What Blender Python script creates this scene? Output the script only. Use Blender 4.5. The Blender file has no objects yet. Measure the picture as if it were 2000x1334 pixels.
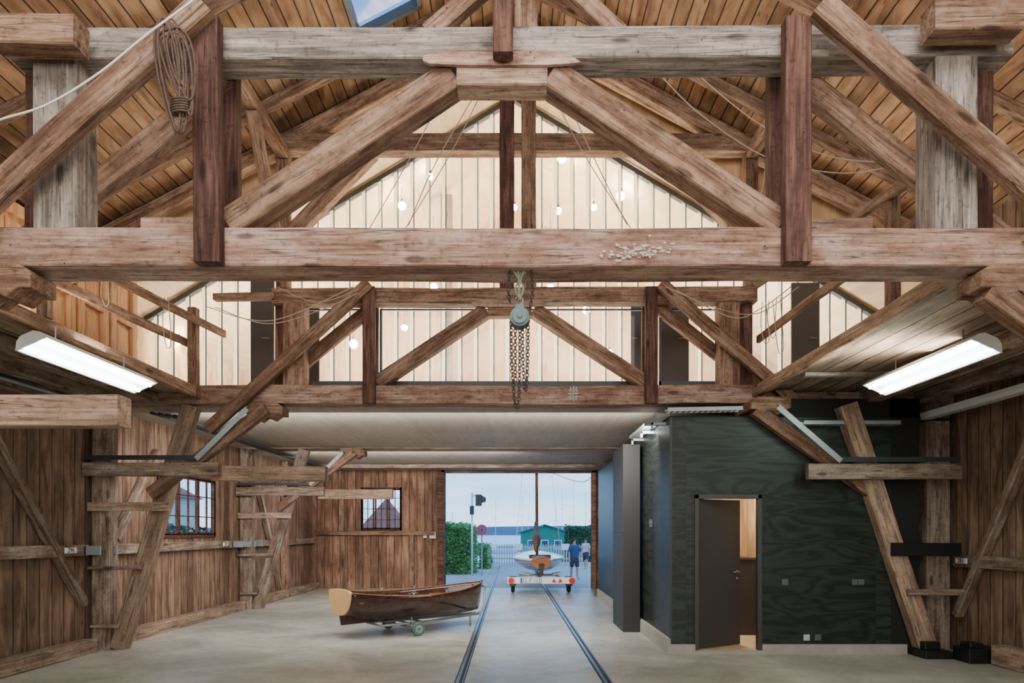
import bpy, bmesh, math, random
from mathutils import Vector, Matrix, noise
random.seed(7)
R = random.random
scene = bpy.context.scene
COL = scene.collection

# ---------------------------------------------------------------- camera model (metres)
F = 1333.0; VX = 1010.0; VY = 1040.0; CH = 1.6
def X(px, d): return (px-VX)*d/F
def Z(py, d): return CH+(VY-py)*d/F
def at(px, py, d): return Vector((X(px, d), d, Z(py, d)))

def lin(c):
    out = []
    for v in c[:3]:
        v = v/255.0
        out.append(v/12.92 if v <= 0.04045 else ((v+0.055)/1.055)**2.4)
    return (out[0], out[1], out[2], 1.0)

# ---------------------------------------------------------------- node helpers
def new_mat(name):
    m = bpy.data.materials.new(name); m.use_nodes = True
    nt = m.node_tree; nt.nodes.clear()
    out = nt.nodes.new('ShaderNodeOutputMaterial')
    b = nt.nodes.new('ShaderNodeBsdfPrincipled')
    nt.links.new(b.outputs[0], out.inputs[0])
    return m, nt, b
def nd(nt, typ, ins=None, **props):
    n = nt.nodes.new(typ)
    for k, v in props.items(): setattr(n, k, v)
    if ins:
        for k, v in ins.items():
            s = n.inputs[k]
            if isinstance(v, bpy.types.NodeSocket): nt.links.new(v, s)
            else: s.default_value = v
    return n
def math_(nt, op, a, b=0.0, c=None):
    ins = {0: a, 1: b}
    if c is not None: ins[2] = c
    return nd(nt, 'ShaderNodeMath', ins, operation=op).outputs[0]
def ramp(nt, fac, stops):
    r = nd(nt, 'ShaderNodeValToRGB', {0: fac})
    el = r.color_ramp.elements
    while len(el) < len(stops): el.new(0.5)
    for e, (p, c) in zip(el, stops): e.position = p; e.color = c
    return r.outputs[0]
def mixc(nt, fac, a, b, mode='MIX'):
    n = nd(nt, 'ShaderNodeMix', None, data_type='RGBA', blend_type=mode)
    for i, v in ((0, fac), (6, a), (7, b)):
        if isinstance(v, bpy.types.NodeSocket): nt.links.new(v, n.inputs[i])
        else: n.inputs[i].default_value = v
    return n.outputs[2]
def setp(nt, b, **k):
    for key, v in k.items():
        s = b.inputs[key.replace('_', ' ')]
        if isinstance(v, bpy.types.NodeSocket): nt.links.new(v, s)
        else: s.default_value = v
def grey(v): return (v, v, v, 1)

def plain(name, c, rough=0.6, metal=0.0, var=0.12, scale=6.0):
    m, nt, b = new_mat(name)
    tc = nd(nt, 'ShaderNodeTexCoord')
    no = nd(nt, 'ShaderNodeTexNoise', {'Vector': tc.outputs['Object'], 'Scale': scale, 'Detail': 5.0})
    v = ramp(nt, no.outputs[0], [(0.25, grey(1-var)), (0.75, grey(1+var))])
    setp(nt, b, Base_Color=mixc(nt, 1.0, lin(c), v, 'MULTIPLY'), Roughness=rough, Metallic=metal)
    return m
def emis(name, c, s):
    m, nt, b = new_mat(name)
    setp(nt, b, Base_Color=lin(c), Emission_Color=lin(c), Emission_Strength=s)
    return m

def timber_mat(name, dark, mid, light, rough=0.8, blot=(0.55, 1.2), grey_c=None, greyf=0.0, wear=True):
    m, nt, b = new_mat(name)
    tc = nd(nt, 'ShaderNodeTexCoord'); oi = nd(nt, 'ShaderNodeObjectInfo')
    off = math_(nt, 'MULTIPLY', oi.outputs['Random'], 31.0)
    comb = nd(nt, 'ShaderNodeCombineXYZ', {0: off, 1: off, 2: off})
    v = nd(nt, 'ShaderNodeVectorMath', {0: tc.outputs['Object'], 1: comb.outputs[0]}, operation='ADD').outputs[0]
    mp = nd(nt, 'ShaderNodeMapping', {'Vector': v, 'Scale': (0.8, 12, 12)})
    n1 = nd(nt, 'ShaderNodeTexNoise', {'Vector': mp.outputs[0], 'Scale': 1.6, 'Detail': 10.0, 'Roughness': 0.7, 'Distortion': 0.9})
    col = ramp(nt, n1.outputs[0], [(0.3, lin(dark)), (0.5, lin(mid)), (0.7, lin(light))])
    mp2 = nd(nt, 'ShaderNodeMapping', {'Vector': v, 'Scale': (1.3, 3.4, 3.4)})
    n2 = nd(nt, 'ShaderNodeTexNoise', {'Vector': mp2.outputs[0], 'Scale': 1.7, 'Detail': 10.0, 'Roughness': 0.7})
    if grey_c:
        f = ramp(nt, n2.outputs[0], [(0.46, grey(0)), (0.58, grey(greyf))])
        col = mixc(nt, f, col, lin(grey_c))
    bl = ramp(nt, n2.outputs[0], [(0.34, grey(blot[0])), (0.6, grey(blot[1]))])
    col = mixc(nt, 1.0, col, bl, 'MULTIPLY')
    mpc = nd(nt, 'ShaderNodeMapping', {'Vector': v, 'Scale': (0.4, 17, 17)})
    nc = nd(nt, 'ShaderNodeTexNoise', {'Vector': mpc.outputs[0], 'Scale': 1.0, 'Detail': 3.0, 'Distortion': 0.3})
    ck = ramp(nt, nc.outputs[0], [(0.488, grey(1)), (0.496, grey(0.15)), (0.504, grey(0.15)), (0.512, grey(1))])
    mk_ = ramp(nt, n2.outputs[0], [(0.44, grey(0)), (0.52, grey(0.8 if wear else 0.0))])
    col = mixc(nt, mk_, col, mixc(nt, 1.0, col, ck, 'MULTIPLY'))
    mp3 = nd(nt, 'ShaderNodeMapping', {'Vector': v, 'Scale': (2.5, 60, 60)})
    n3 = nd(nt, 'ShaderNodeTexNoise', {'Vector': mp3.outputs[0], 'Scale': 1.0, 'Detail': 4.0})
    fi = ramp(nt, n3.outputs[0], [(0.32, grey(0.55)), (0.44, grey(0.93)), (0.68, grey(1.14))])
    col = mixc(nt, 0.8 if wear else 0.35, col, fi, 'MULTIPLY')
    if wear:
        n4 = nd(nt, 'ShaderNodeTexNoise', {'Vector': v, 'Scale': 26.0, 'Detail': 3.0})
        col = mixc(nt, 0.6, col, ramp(nt, n4.outputs[0], [(0.33, grey(0.5)), (0.42, grey(1.0)), (0.7, grey(1.08))]), 'MULTIPLY')
        mpk = nd(nt, 'ShaderNodeMapping', {'Vector': v, 'Scale': (1.6, 5, 5)})
        vo = nd(nt, 'ShaderNodeTexVoronoi', {'Vector': mpk.outputs[0], 'Scale': 1.0})
        kn = ramp(nt, vo.outputs['Distance'], [(0.08, grey(0.25)), (0.15, grey(1.0))])
        col = mixc(nt, 0.85, col, kn, 'MULTIPLY')
        vn = nd(nt, 'ShaderNodeTexVoronoi', {'Vector': v, 'Scale': 7.0})
        col = mixc(nt, 0.9, col, ramp(nt, vn.outputs['Distance'], [(0.035, grey(0.1)), (0.05, grey(1.0))]), 'MULTIPLY')
    rv = math_(nt, 'MULTIPLY_ADD', oi.outputs['Random'], 0.35, 0.84)
    col = mixc(nt, 1.0, col, nd(nt, 'ShaderNodeCombineColor', {0: rv, 1: rv, 2: rv}).outputs[0], 'MULTIPLY')
    bp = nd(nt, 'ShaderNodeBump', {'Height': n1.outputs[0], 'Strength': 0.45, 'Distance': 0.02})
    bp2 = nd(nt, 'ShaderNodeBump', {'Height': n3.outputs[0], 'Strength': 0.3, 'Distance': 0.01, 'Normal': bp.outputs[0]})
    setp(nt, b, Base_Color=col, Roughness=rough, Normal=bp2.outputs[0])
    b.inputs['Specular IOR Level'].default_value = 0.2
    return m

def plank_mat(name, u, v, width, dark, mid, light, gap=0.045, var=(0.7, 1.24), rough=0.85, gs=6.0):
    m, nt, b = new_mat(name)
    tc = nd(nt, 'ShaderNodeTexCoord')
    sp = nd(nt, 'ShaderNodeSeparateXYZ', {0: tc.outputs['Object']})
    U = math_(nt, 'MULTIPLY', sp.outputs[u], 1.0/width)
    U = math_(nt, 'ADD', U, 500.0)
    idx = math_(nt, 'FLOOR', U); fr = math_(nt, 'FRACT', U)
    wn = nd(nt, 'ShaderNodeTexWhiteNoise', {'W': idx}, noise_dimensions='1D')
    r = wn.outputs['Value']
    gv = math_(nt, 'MULTIPLY_ADD', r, 23.0, math_(nt, 'MULTIPLY', sp.outputs[v], 0.9))
    gu = math_(nt, 'MULTIPLY', sp.outputs[u], gs)
    cb = nd(nt, 'ShaderNodeCombineXYZ', {0: gu, 1: gv, 2: math_(nt, 'MULTIPLY', r, 9.0)})
    n1 = nd(nt, 'ShaderNodeTexNoise', {'Vector': cb.outputs[0], 'Scale': 1.5, 'Detail': 8.0, 'Roughness': 0.56, 'Distortion': 0.8})
    col = ramp(nt, n1.outputs[0], [(0.28, lin(dark)), (0.5, lin(mid)), (0.74, lin(light))])
    vv = nd(nt, 'ShaderNodeMapRange', {0: r, 3: var[0], 4: var[1]}).outputs[0]
    col = mixc(nt, 1.0, col, nd(nt, 'ShaderNodeCombineColor', {0: vv, 1: vv, 2: vv}).outputs[0], 'MULTIPLY')
    n2 = nd(nt, 'ShaderNodeTexNoise', {'Vector': tc.outputs['Object'], 'Scale': 0.9, 'Detail': 9.0, 'Roughness': 0.68})
    bl = ramp(nt, n2.outputs[0], [(0.34, grey(0.62)), (0.62, grey(1.2))])
    col = mixc(nt, 1.0, col, bl, 'MULTIPLY')
    kc = nd(nt, 'ShaderNodeCombineXYZ', {0: math_(nt, 'MULTIPLY', sp.outputs[u], 7.0), 1: math_(nt, 'MULTIPLY', gv, 2.6), 2: 0.0})
    vo = nd(nt, 'ShaderNodeTexVoronoi', {'Vector': kc.outputs[0], 'Scale': 1.0})
    kn = ramp(nt, vo.outputs['Distance'], [(0.06, grey(0.3)), (0.12, grey(1.0))])
    col = mixc(nt, 0.8, col, kn, 'MULTIPLY')
    g = ramp(nt, fr, [(gap*0.6, grey(0.06)), (gap, grey(1)), (1-gap*0.6, grey(1)), (1.0, grey(0.2))])
    col = mixc(nt, 0.96, col, g, 'MULTIPLY')
    bp = nd(nt, 'ShaderNodeBump', {'Height': g, 'Strength': 0.6, 'Distance': 0.02})
    bp2 = nd(nt, 'ShaderNodeBump', {'Height': n1.outputs[0], 'Strength': 0.2, 'Distance': 0.02, 'Normal': bp.outputs[0]})
    setp(nt, b, Base_Color=col, Roughness=rough, Normal=bp2.outputs[0])
    b.inputs['Specular IOR Level'].default_value = 0.2
    return m

def ply_mat(name, u, v, pu, pv, dark, light, rough=0.6, seam=0.55, rings=26.0, contrast=(0.3, 0.7), spec=0.4, ringw=0.5):
    m, nt, b = new_mat(name)
    tc = nd(nt, 'ShaderNodeTexCoord')
    sp = nd(nt, 'ShaderNodeSeparateXYZ', {0: tc.outputs['Object']})
    U = math_(nt, 'ADD', math_(nt, 'MULTIPLY', sp.outputs[u], 1.0/pu), 100.37)
    V = math_(nt, 'ADD', math_(nt, 'MULTIPLY', sp.outputs[v], 1.0/pv), 100.11)
    iu = math_(nt, 'FLOOR', U); iv = math_(nt, 'FLOOR', V)
    fu = math_(nt, 'FRACT', U); fv = math_(nt, 'FRACT', V)
    wn = nd(nt, 'ShaderNodeTexWhiteNoise', {'Vector': nd(nt, 'ShaderNodeCombineXYZ', {0: iu, 1: iv, 2: 0.0}).outputs[0]}, noise_dimensions='3D')
    r = wn.outputs['Value']
    cb = nd(nt, 'ShaderNodeCombineXYZ', {0: math_(nt, 'MULTIPLY', sp.outputs[u], 3.0), 1: math_(nt, 'MULTIPLY', sp.outputs[v], 0.6), 2: math_(nt, 'MULTIPLY', r, 40.0)})
    n1 = nd(nt, 'ShaderNodeTexNoise', {'Vector': cb.outputs[0], 'Scale': 1.0, 'Detail': 3.0, 'Roughness': 0.5, 'Distortion': 0.4})
    ring = math_(nt, 'SINE', math_(nt, 'MULTIPLY', n1.outputs[0], rings*2.2))
    ring = math_(nt, 'MULTIPLY_ADD', ring, 0.5, 0.5)
    fb = nd(nt, 'ShaderNodeCombineXYZ', {0: math_(nt, 'MULTIPLY', sp.outputs[u], 50.0), 1: math_(nt, 'MULTIPLY', sp.outputs[v], 0.9), 2: r})
    n3 = nd(nt, 'ShaderNodeTexNoise', {'Vector': fb.outputs[0], 'Scale': 1.0, 'Detail': 2.0})
    f = math_(nt, 'ADD', math_(nt, 'MULTIPLY', ring, ringw), math_(nt, 'MULTIPLY', n3.outputs[0], 1-ringw))
    col = ramp(nt, f, [(contrast[0], lin(dark)), (contrast[1], lin(light))])
    vv = nd(nt, 'ShaderNodeMapRange', {0: r, 3: 0.85, 4: 1.1}).outputs[0]
    col = mixc(nt, 1.0, col, nd(nt, 'ShaderNodeCombineColor', {0: vv, 1: vv, 2: vv}).outputs[0], 'MULTIPLY')
    e = 0.006
    su = ramp(nt, fu, [(e*0.5/pu, grey(seam)), (e/pu*1.5, grey(1))])
    sv = ramp(nt, fv, [(e*0.5/pv, grey(seam)), (e/pv*1.5, grey(1))])
    col = mixc(nt, 1.0, col, su, 'MULTIPLY'); col = mixc(nt, 1.0, col, sv, 'MULTIPLY')
    setp(nt, b, Base_Color=col, Roughness=rough)
    b.inputs['Specular IOR Level'].default_value = spec
    return m

# ---------------------------------------------------------------- materials
M = {}
M['grey_timber'] = timber_mat('grey_timber', (90, 79, 71), (144, 132, 121), (180, 168, 157))
M['tie_timber'] = timber_mat('tie_timber', (94, 68, 56), (146, 112, 94), (180, 149, 128), grey_c=(156, 140, 127), greyf=0.5)
M['red_timber'] = timber_mat('red_timber', (52, 34, 29), (88, 60, 51), (120, 89, 76), blot=(0.6, 1.2))
M['brown_timber'] = timber_mat('brown_timber', (74, 51, 40), (128, 97, 77), (164, 132, 108), grey_c=(142, 122, 106), greyf=0.35)
M['pale_timber'] = timber_mat('pale_timber', (108, 85, 71), (160, 133, 112), (190, 166, 145))
M['old_timber'] = timber_mat('old_timber', (82, 65, 54), (135, 111, 94), (166, 145, 127), grey_c=(154, 144, 133), greyf=0.45)
M['plank_left'] = plank_mat('plank_left', 1, 2, 0.22, (74, 56, 46), (126, 98, 80), (158, 132, 111))
M['plank_back'] = plank_mat('plank_back', 0, 2, 0.22, (72, 52, 42), (124, 92, 73), (154, 122, 100))
M['plank_roof'] = plank_mat('plank_roof', 0, 1, 0.155, (98, 71, 51), (146, 112, 82), (174, 142, 110), gap=0.07, var=(0.72, 1.18))
M['plank_gallery'] = plank_mat('plank_gallery', 0, 1, 0.24, (104, 90, 76), (156, 140, 120), (186, 170, 148), gap=0.06, var=(0.7, 1.2))
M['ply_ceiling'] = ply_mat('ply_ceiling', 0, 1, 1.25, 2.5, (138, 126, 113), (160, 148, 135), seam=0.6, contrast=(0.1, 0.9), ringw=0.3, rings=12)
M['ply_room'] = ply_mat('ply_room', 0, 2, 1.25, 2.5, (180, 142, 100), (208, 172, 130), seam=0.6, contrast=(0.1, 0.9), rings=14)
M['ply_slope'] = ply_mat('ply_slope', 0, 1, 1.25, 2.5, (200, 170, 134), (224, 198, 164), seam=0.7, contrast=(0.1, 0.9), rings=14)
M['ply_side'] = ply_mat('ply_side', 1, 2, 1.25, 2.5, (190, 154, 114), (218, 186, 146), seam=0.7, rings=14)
M['door_wood'] = ply_mat('door_wood', 1, 2, 5, 5, (164, 114, 74), (204, 154, 108), seam=1.0, rings=20, contrast=(0.1, 0.9))
M['dark_ply_front'] = ply_mat('dark_ply_front', 2, 0, 1.25, 2.5, (17, 23, 20), (47, 56, 50), rough=0.42, rings=27, contrast=(0.05, 0.95), seam=0.5, ringw=0.6)
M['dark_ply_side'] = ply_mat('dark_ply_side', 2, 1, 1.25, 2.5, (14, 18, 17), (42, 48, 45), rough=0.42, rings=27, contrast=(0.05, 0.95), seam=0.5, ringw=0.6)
M['black_ply'] = plain('black_ply', (18, 20, 20), 0.7)
M['steel'] = plain('steel', (140, 144, 146), 0.35, 0.8)
M['dark_steel'] = plain('dark_steel', (60, 64, 66), 0.5, 0.4)
M['galv'] = plain('galv', (150, 156, 158), 0.45, 0.4)
M['alu_white'] = plain('alu_white', (216, 220, 216), 0.4, 0.2, var=0.04)
M['white'] = plain('white', (230, 230, 226), 0.5, var=0.04)
M['rope'] = plain('rope', (84, 64, 52), 0.9, var=0.4, scale=60)
M['cable'] = plain('cable', (220, 214, 206), 0.7, var=0.05)
M['string'] = plain('string', (160, 140, 120), 0.8)
M['rust'] = plain('rust', (50, 42, 39), 0.85, 0.0, var=0.3, scale=40)
M['hoist'] = plain('hoist', (88, 106, 104), 0.5, 0.1, var=0.15, scale=20)
M['strap'] = plain('strap', (126, 132, 108), 0.8, var=0.3, scale=30)
M['grey_door'] = plain('grey_door', (60, 59, 57), 0.5, var=0.04)
M['grey_panel'] = plain('grey_panel', (38, 38, 37), 0.6, 0.0, var=0.05, scale=1.5)
M['base'] = plain('base', (158, 154, 142), 0.8, var=0.15)
M['outlet'] = plain('outlet', (190, 194, 192), 0.4, var=0.03)
M['outlet_grey'] = plain('outlet_grey', (92, 96, 96), 0.4, var=0.03)
M['black'] = plain('black', (16, 16, 18), 0.5)
M['tyre'] = plain('tyre', (28, 28, 30), 0.8)
M['red'] = plain('red', (200, 26, 22), 0.4, var=0.05)
M['blue'] = plain('blue', (26, 60, 160), 0.4, var=0.05)
M['teal'] = plain('teal', (70, 104, 96), 0.5)
M['shed_green'] = plain('shed_green', (44, 122, 96), 0.7, var=0.15)
M['shed_roof'] = plain('shed_roof', (58, 100, 88), 0.7, var=0.15)
M['tile_roof'] = plain('tile_roof', (150, 92, 76), 0.8, var=0.25, scale=3)
M['plaster'] = plain('plaster', (196, 190, 176), 0.9)
M['paint_flake'] = plain('paint_flake', (184, 172, 160), 0.9)
M['leaf'] = plain('leaf', (92, 140, 74), 0.7, var=0.5, scale=5)
M['leaf_dark'] = plain('leaf_dark', (50, 80, 50), 0.8, var=0.4, scale=2)
M['fence'] = plain('fence', (176, 178, 178), 0.8, var=0.2)
M['skin'] = plain('skin', (196, 148, 122), 0.6, var=0.05)
M['shirt_blue'] = plain('shirt_blue', (48, 76, 124), 0.8, var=0.1)
M['shorts'] = plain('shorts', (60, 62, 74), 0.8, var=0.1)
M['shirt_pale'] = plain('shirt_pale', (190, 178, 176), 0.8, var=0.1)
M['hair'] = plain('hair', (60, 42, 30), 0.8, var=0.2)
M['hill'] = plain('hill', (84, 108, 126), 1.0, var=0.2, scale=0.03)
M['sail'] = plain('sail', (96, 66, 50), 0.8, var=0.3)
M['glass_dark'] = plain('glass_dark', (60, 80, 100), 0.1)
M['tube'] = emis('tube', (228, 255, 244), 30.0)
M['bulb'] = emis('bulb', (255, 238, 208), 240.0)
M['pale_ply'] = plain('pale_ply', (232, 184, 124), 0.35, var=0.05, scale=3)

def varnish(name, dark, mid, light):
    m = timber_mat(name, dark, mid, light, rough=0.2, blot=(0.85, 1.1), wear=False)
    b = [n for n in m.node_tree.nodes if n.type == 'BSDF_PRINCIPLED'][0]
    for l in list(b.inputs['Normal'].links): m.node_tree.links.remove(l)
    b.inputs['Coat Weight'].default_value = 0.7
    b.inputs['Coat Roughness'].default_value = 0.06
    return m
M['mahogany'] = varnish('mahogany', (30, 17, 13), (54, 31, 23), (78, 49, 35))
M['teak'] = varnish('teak', (98, 56, 32), (138, 84, 50), (164, 108, 70))

def glass_mat(name, tint=(0.95, 0.97, 0.96, 1), frost=0.18, ref=0.6):
    m, nt, b = new_mat(name)
    out = [n for n in nt.nodes if n.type == 'OUTPUT_MATERIAL'][0]
    tr = nd(nt, 'ShaderNodeBsdfTransparent', {0: tint})
    tl = nd(nt, 'ShaderNodeBsdfTranslucent', {0: (0.92, 0.94, 0.9, 1)})
    gl = nd(nt, 'ShaderNodeBsdfGlossy', {0: (1, 1, 1, 1), 'Roughness': 0.08})
    fr = nd(nt, 'ShaderNodeFresnel', {'IOR': 1.45})
    m1 = nd(nt, 'ShaderNodeMixShader', {0: frost, 1: tr.outputs[0], 2: tl.outputs[0]})
    m2 = nd(nt, 'ShaderNodeMixShader', {0: math_(nt, 'MULTIPLY', fr.outputs[0], ref), 1: m1.outputs[0], 2: gl.outputs[0]})
    nt.links.new(m2.outputs[0], out.inputs[0])
    nt.nodes.remove(b)
    return m
M['channel_glass'] = glass_mat('channel_glass', (0.96, 0.98, 0.96, 1), frost=0.07, ref=0.25)
M['clear_glass'] = glass_mat('clear_glass', (0.93, 0.96, 0.98, 1), 0.0, 0.4)
def fin_mat():
    m, nt, b = new_mat('fin_glass')
    out = [n for n in nt.nodes if n.type == 'OUTPUT_MATERIAL'][0]
    tl = nd(nt, 'ShaderNodeBsdfTranslucent', {0: (0.9, 0.99, 0.93, 1)}); df = nd(nt, 'ShaderNodeBsdfDiffuse', {0: (0.84, 0.92, 0.87, 1)})
    ms = nd(nt, 'ShaderNodeMixShader', {0: 0.15, 1: tl.outputs[0], 2: df.outputs[0]})
    nt.links.new(ms.outputs[0], out.inputs[0]); nt.nodes.remove(b); return m
M['fin_glass'] = fin_mat()

def floor_mat():
    m, nt, b = new_mat('concrete_floor')
    tc = nd(nt, 'ShaderNodeTexCoord'); o = tc.outputs['Object']
    n1 = nd(nt, 'ShaderNodeTexNoise', {'Vector': o, 'Scale': 0.8, 'Detail': 10.0, 'Roughness': 0.65, 'Distortion': 0.8})
    n2 = nd(nt, 'ShaderNodeTexNoise', {'Vector': o, 'Scale': 30.0, 'Detail': 4.0})
    n3 = nd(nt, 'ShaderNodeTexNoise', {'Vector': o, 'Scale': 4.0, 'Detail': 9.0, 'Roughness': 0.78})
    col = ramp(nt, n1.outputs[0], [(0.32, lin((146, 144, 133))), (0.5, lin((174, 171, 159))), (0.66, lin((196, 192, 179)))])
    col = mixc(nt, 0.75, col, ramp(nt, n3.outputs[0], [(0.36, grey(0.7)), (0.54, grey(1.05))]), 'MULTIPLY')
    col = mixc(nt, 0.5, col, ramp(nt, n2.outputs[0], [(0.3, grey(0.82)), (0.6, grey(1.05))]), 'MULTIPLY')
    sp = nd(nt, 'ShaderNodeSeparateXYZ', {0: o})
    fy = math_(nt, 'FRACT', math_(nt, 'ADD', math_(nt, 'MULTIPLY', sp.outputs[1], 1/3.4), 10.2))
    col = mixc(nt, 0.6, col, ramp(nt, fy, [(0.003, grey(0.45)), (0.006, grey(1))]), 'MULTIPLY')
    bp = nd(nt, 'ShaderNodeBump', {'Height': n3.outputs[0], 'Strength': 0.08, 'Distance': 0.02})
    setp(nt, b, Base_Color=col, Roughness=0.38, Normal=bp.outputs[0])
    return m
M['floor'] = floor_mat()
M['pave'] = plain('pave', (160, 158, 156), 0.85, var=0.15, scale=2)
def water():
    m, nt, b = new_mat('lake_water')
    tc = nd(nt, 'ShaderNodeTexCoord')
    mp = nd(nt, 'ShaderNodeMapping', {'Vector': tc.outputs['Object'], 'Scale': (0.3, 1.2, 1)})
    no = nd(nt, 'ShaderNodeTexNoise', {'Vector': mp.outputs[0], 'Scale': 0.6, 'Detail': 4.0})
    bp = nd(nt, 'ShaderNodeBump', {'Height': no.outputs[0], 'Strength': 0.3})
    setp(nt, b, Base_Color=lin((160, 190, 214)), Roughness=0.3, Normal=bp.outputs[0])
    return m
M['water'] = water()

# ---------------------------------------------------------------- mesh builder
class MB:
    def __init__(s): s.v = []; s.f = []; s.mi = []; s.cur = 0
    def add(s, vs, fs):
        o = len(s.v); s.v += [Vector(p) for p in vs]
        s.f += [tuple(i+o for i in f) for f in fs]; s.mi += [s.cur]*len(fs)
    def box(s, x, y, z, rot=None, piv=None):
        vs = [Vector((a, b, c)) for a in x for b in y for c in z]
        if rot is not None:
            p = Vector(piv) if piv is not None else Vector(((x[0]+x[1])/2, (y[0]+y[1])/2, (z[0]+z[1])/2))
            vs = [p+rot@(q-p) for q in vs]
        s.add(vs, [(0, 1, 3, 2), (4, 6, 7, 5), (0, 4, 5, 1), (2, 3, 7, 6), (0, 2, 6, 4), (1, 5, 7, 3)])
    def bar(s, p0, p1, w, h):
        p0 = Vector(p0); p1 = Vector(p1); Xa = (p1-p0).normalized(); ref = Vector((0, 1, 0))
        if abs(Xa.dot(ref)) > 0.9: ref = Vector((1, 0, 0))
        Ya = (ref-Xa*ref.dot(Xa)).normalized(); Za = Xa.cross(Ya)
        vs = [p+Ya*(a*w/2)+Za*(b*h/2) for p in (p0, p1) for a in (-1, 1) for b in (-1, 1)]
        s.add(vs, [(0, 1, 3, 2), (4, 6, 7, 5), (0, 4, 5, 1), (2, 3, 7, 6), (0, 2, 6, 4), (1, 5, 7, 3)])
    def tube(s, pts, r, n=8, closed=False, taper=None):
        pts = [Vector(p) for p in pts]; L = len(pts); rings = []
        prev = None
        for i, p in enumerate(pts):
            if closed: t = pts[(i+1) % L]-pts[i-1]
            else: t = pts[min(i+1, L-1)]-pts[max(i-1, 0)]
            t = t.normalized() if t.length > 1e-9 else Vector((0, 0, 1))
            if prev is None:
                a = Vector((0, 0, 1)) if abs(t.z) < 0.9 else Vector((1, 0, 0))
                u = t.cross(a).normalized()
            else:
                u = prev-t*prev.dot(t); u = u.normalized() if u.length > 1e-6 else t.orthogonal().normalized()
            prev = u; w = t.cross(u)
            rr = r if taper is None else r*taper[i]
            rings.append([p+u*(math.cos(2*math.pi*k/n)*rr)+w*(math.sin(2*math.pi*k/n)*rr) for k in range(n)])
        vs = [q for rg in rings for q in rg]; fs = []
        for i in range(L if closed else L-1):
            j = (i+1) % L
            for k in range(n):
                fs.append((i*n+k, i*n+(k+1) % n, j*n+(k+1) % n, j*n+k))
        if not closed:
            fs.append(tuple(range(n-1, -1, -1))); fs.append(tuple((L-1)*n+k for k in range(n)))
        s.add(vs, fs)
    def cyl(s, p0, p1, r, n=16): s.tube([p0, p1], r, n)
    def sphere(s, c, r, nu=14, nv=8, sc=(1, 1, 1)):
        c = Vector(c); vs = []; fs = []
        for i in range(nv+1):
            th = math.pi*i/nv
            for k in range(nu):
                ph = 2*math.pi*k/nu
                vs.append(c+Vector((math.sin(th)*math.cos(ph)*r*sc[0], math.sin(th)*math.sin(ph)*r*sc[1], math.cos(th)*r*sc[2])))
        for i in range(nv):
            for k in range(nu):
                fs.append((i*nu+k, (i+1)*nu+k, (i+1)*nu+(k+1) % nu, i*nu+(k+1) % nu))
        s.add(vs, fs)
    def prism(s, pts, y0, y1, axis='Y'):
        n = len(pts)
        def mk(a, b, y):
            return Vector((a, y, b)) if axis == 'Y' else (Vector((y, a, b)) if axis == 'X' else Vector((a, b, y)))
        vs = [mk(a, b, y0) for a, b in pts]+[mk(a, b, y1) for a, b in pts]
        fs = [tuple(range(n)), tuple(range(2*n-1, n-1, -1))]
        fs += [(i, i+n, (i+1) % n+n, (i+1) % n) for i in range(n)]
        s.add(vs, fs)
    def make(s, name, mats, parent=None, label=None, cat=None, bev=0, smooth=False, origin='base', recalc=True, **props):
        if not isinstance(mats, (list, tuple)): mats = [mats]
        if origin == 'base':
            lo = [min(p[i] for p in s.v) for i in range(3)]; hi = [max(p[i] for p in s.v) for i in range(3)]
            o = Vector(((lo[0]+hi[0])/2, (lo[1]+hi[1])/2, lo[2]))
        elif origin == 'world': o = Vector((0, 0, 0))
        else: o = Vector(origin)
        me = bpy.data.meshes.new(name)
        me.from_pydata([p-o for p in s.v], [], s.f)
        for m in mats: me.materials.append(M[m] if isinstance(m, str) else m)
        for p, i in zip(me.polygons, s.mi): p.material_index = i; p.use_smooth = smooth
        if recalc:
            bm = bmesh.new(); bm.from_mesh(me); bmesh.ops.recalc_face_normals(bm, faces=bm.faces); bm.to_mesh(me); bm.free()
        ob = bpy.data.objects.new(name, me); COL.objects.link(ob)
        ob.location = o
        if bev:
            md = ob.modifiers.new('bevel', 'BEVEL'); md.width = bev; md.segments = 2; md.limit_method = 'ANGLE'; md.angle_limit = 0.6
        fin(ob, parent, label, cat, **props)
        return ob

def fin(ob, parent=None, label=None, cat=None, **props):
    if parent is not None:
        ob.parent = parent
        ob.matrix_parent_inverse = Matrix.Translation(parent.location).inverted()
    if label: ob['label'] = label
    if cat: ob['category'] = cat
    for k, v in props.items(): ob[k] = v

def empty(name, loc, label, cat, **props):
    e = bpy.data.objects.new(name, None); e.empty_display_size = 0.2
    COL.objects.link(e); e.location = Vector(loc)
    fin(e, None, label, cat, **props); return e

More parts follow.
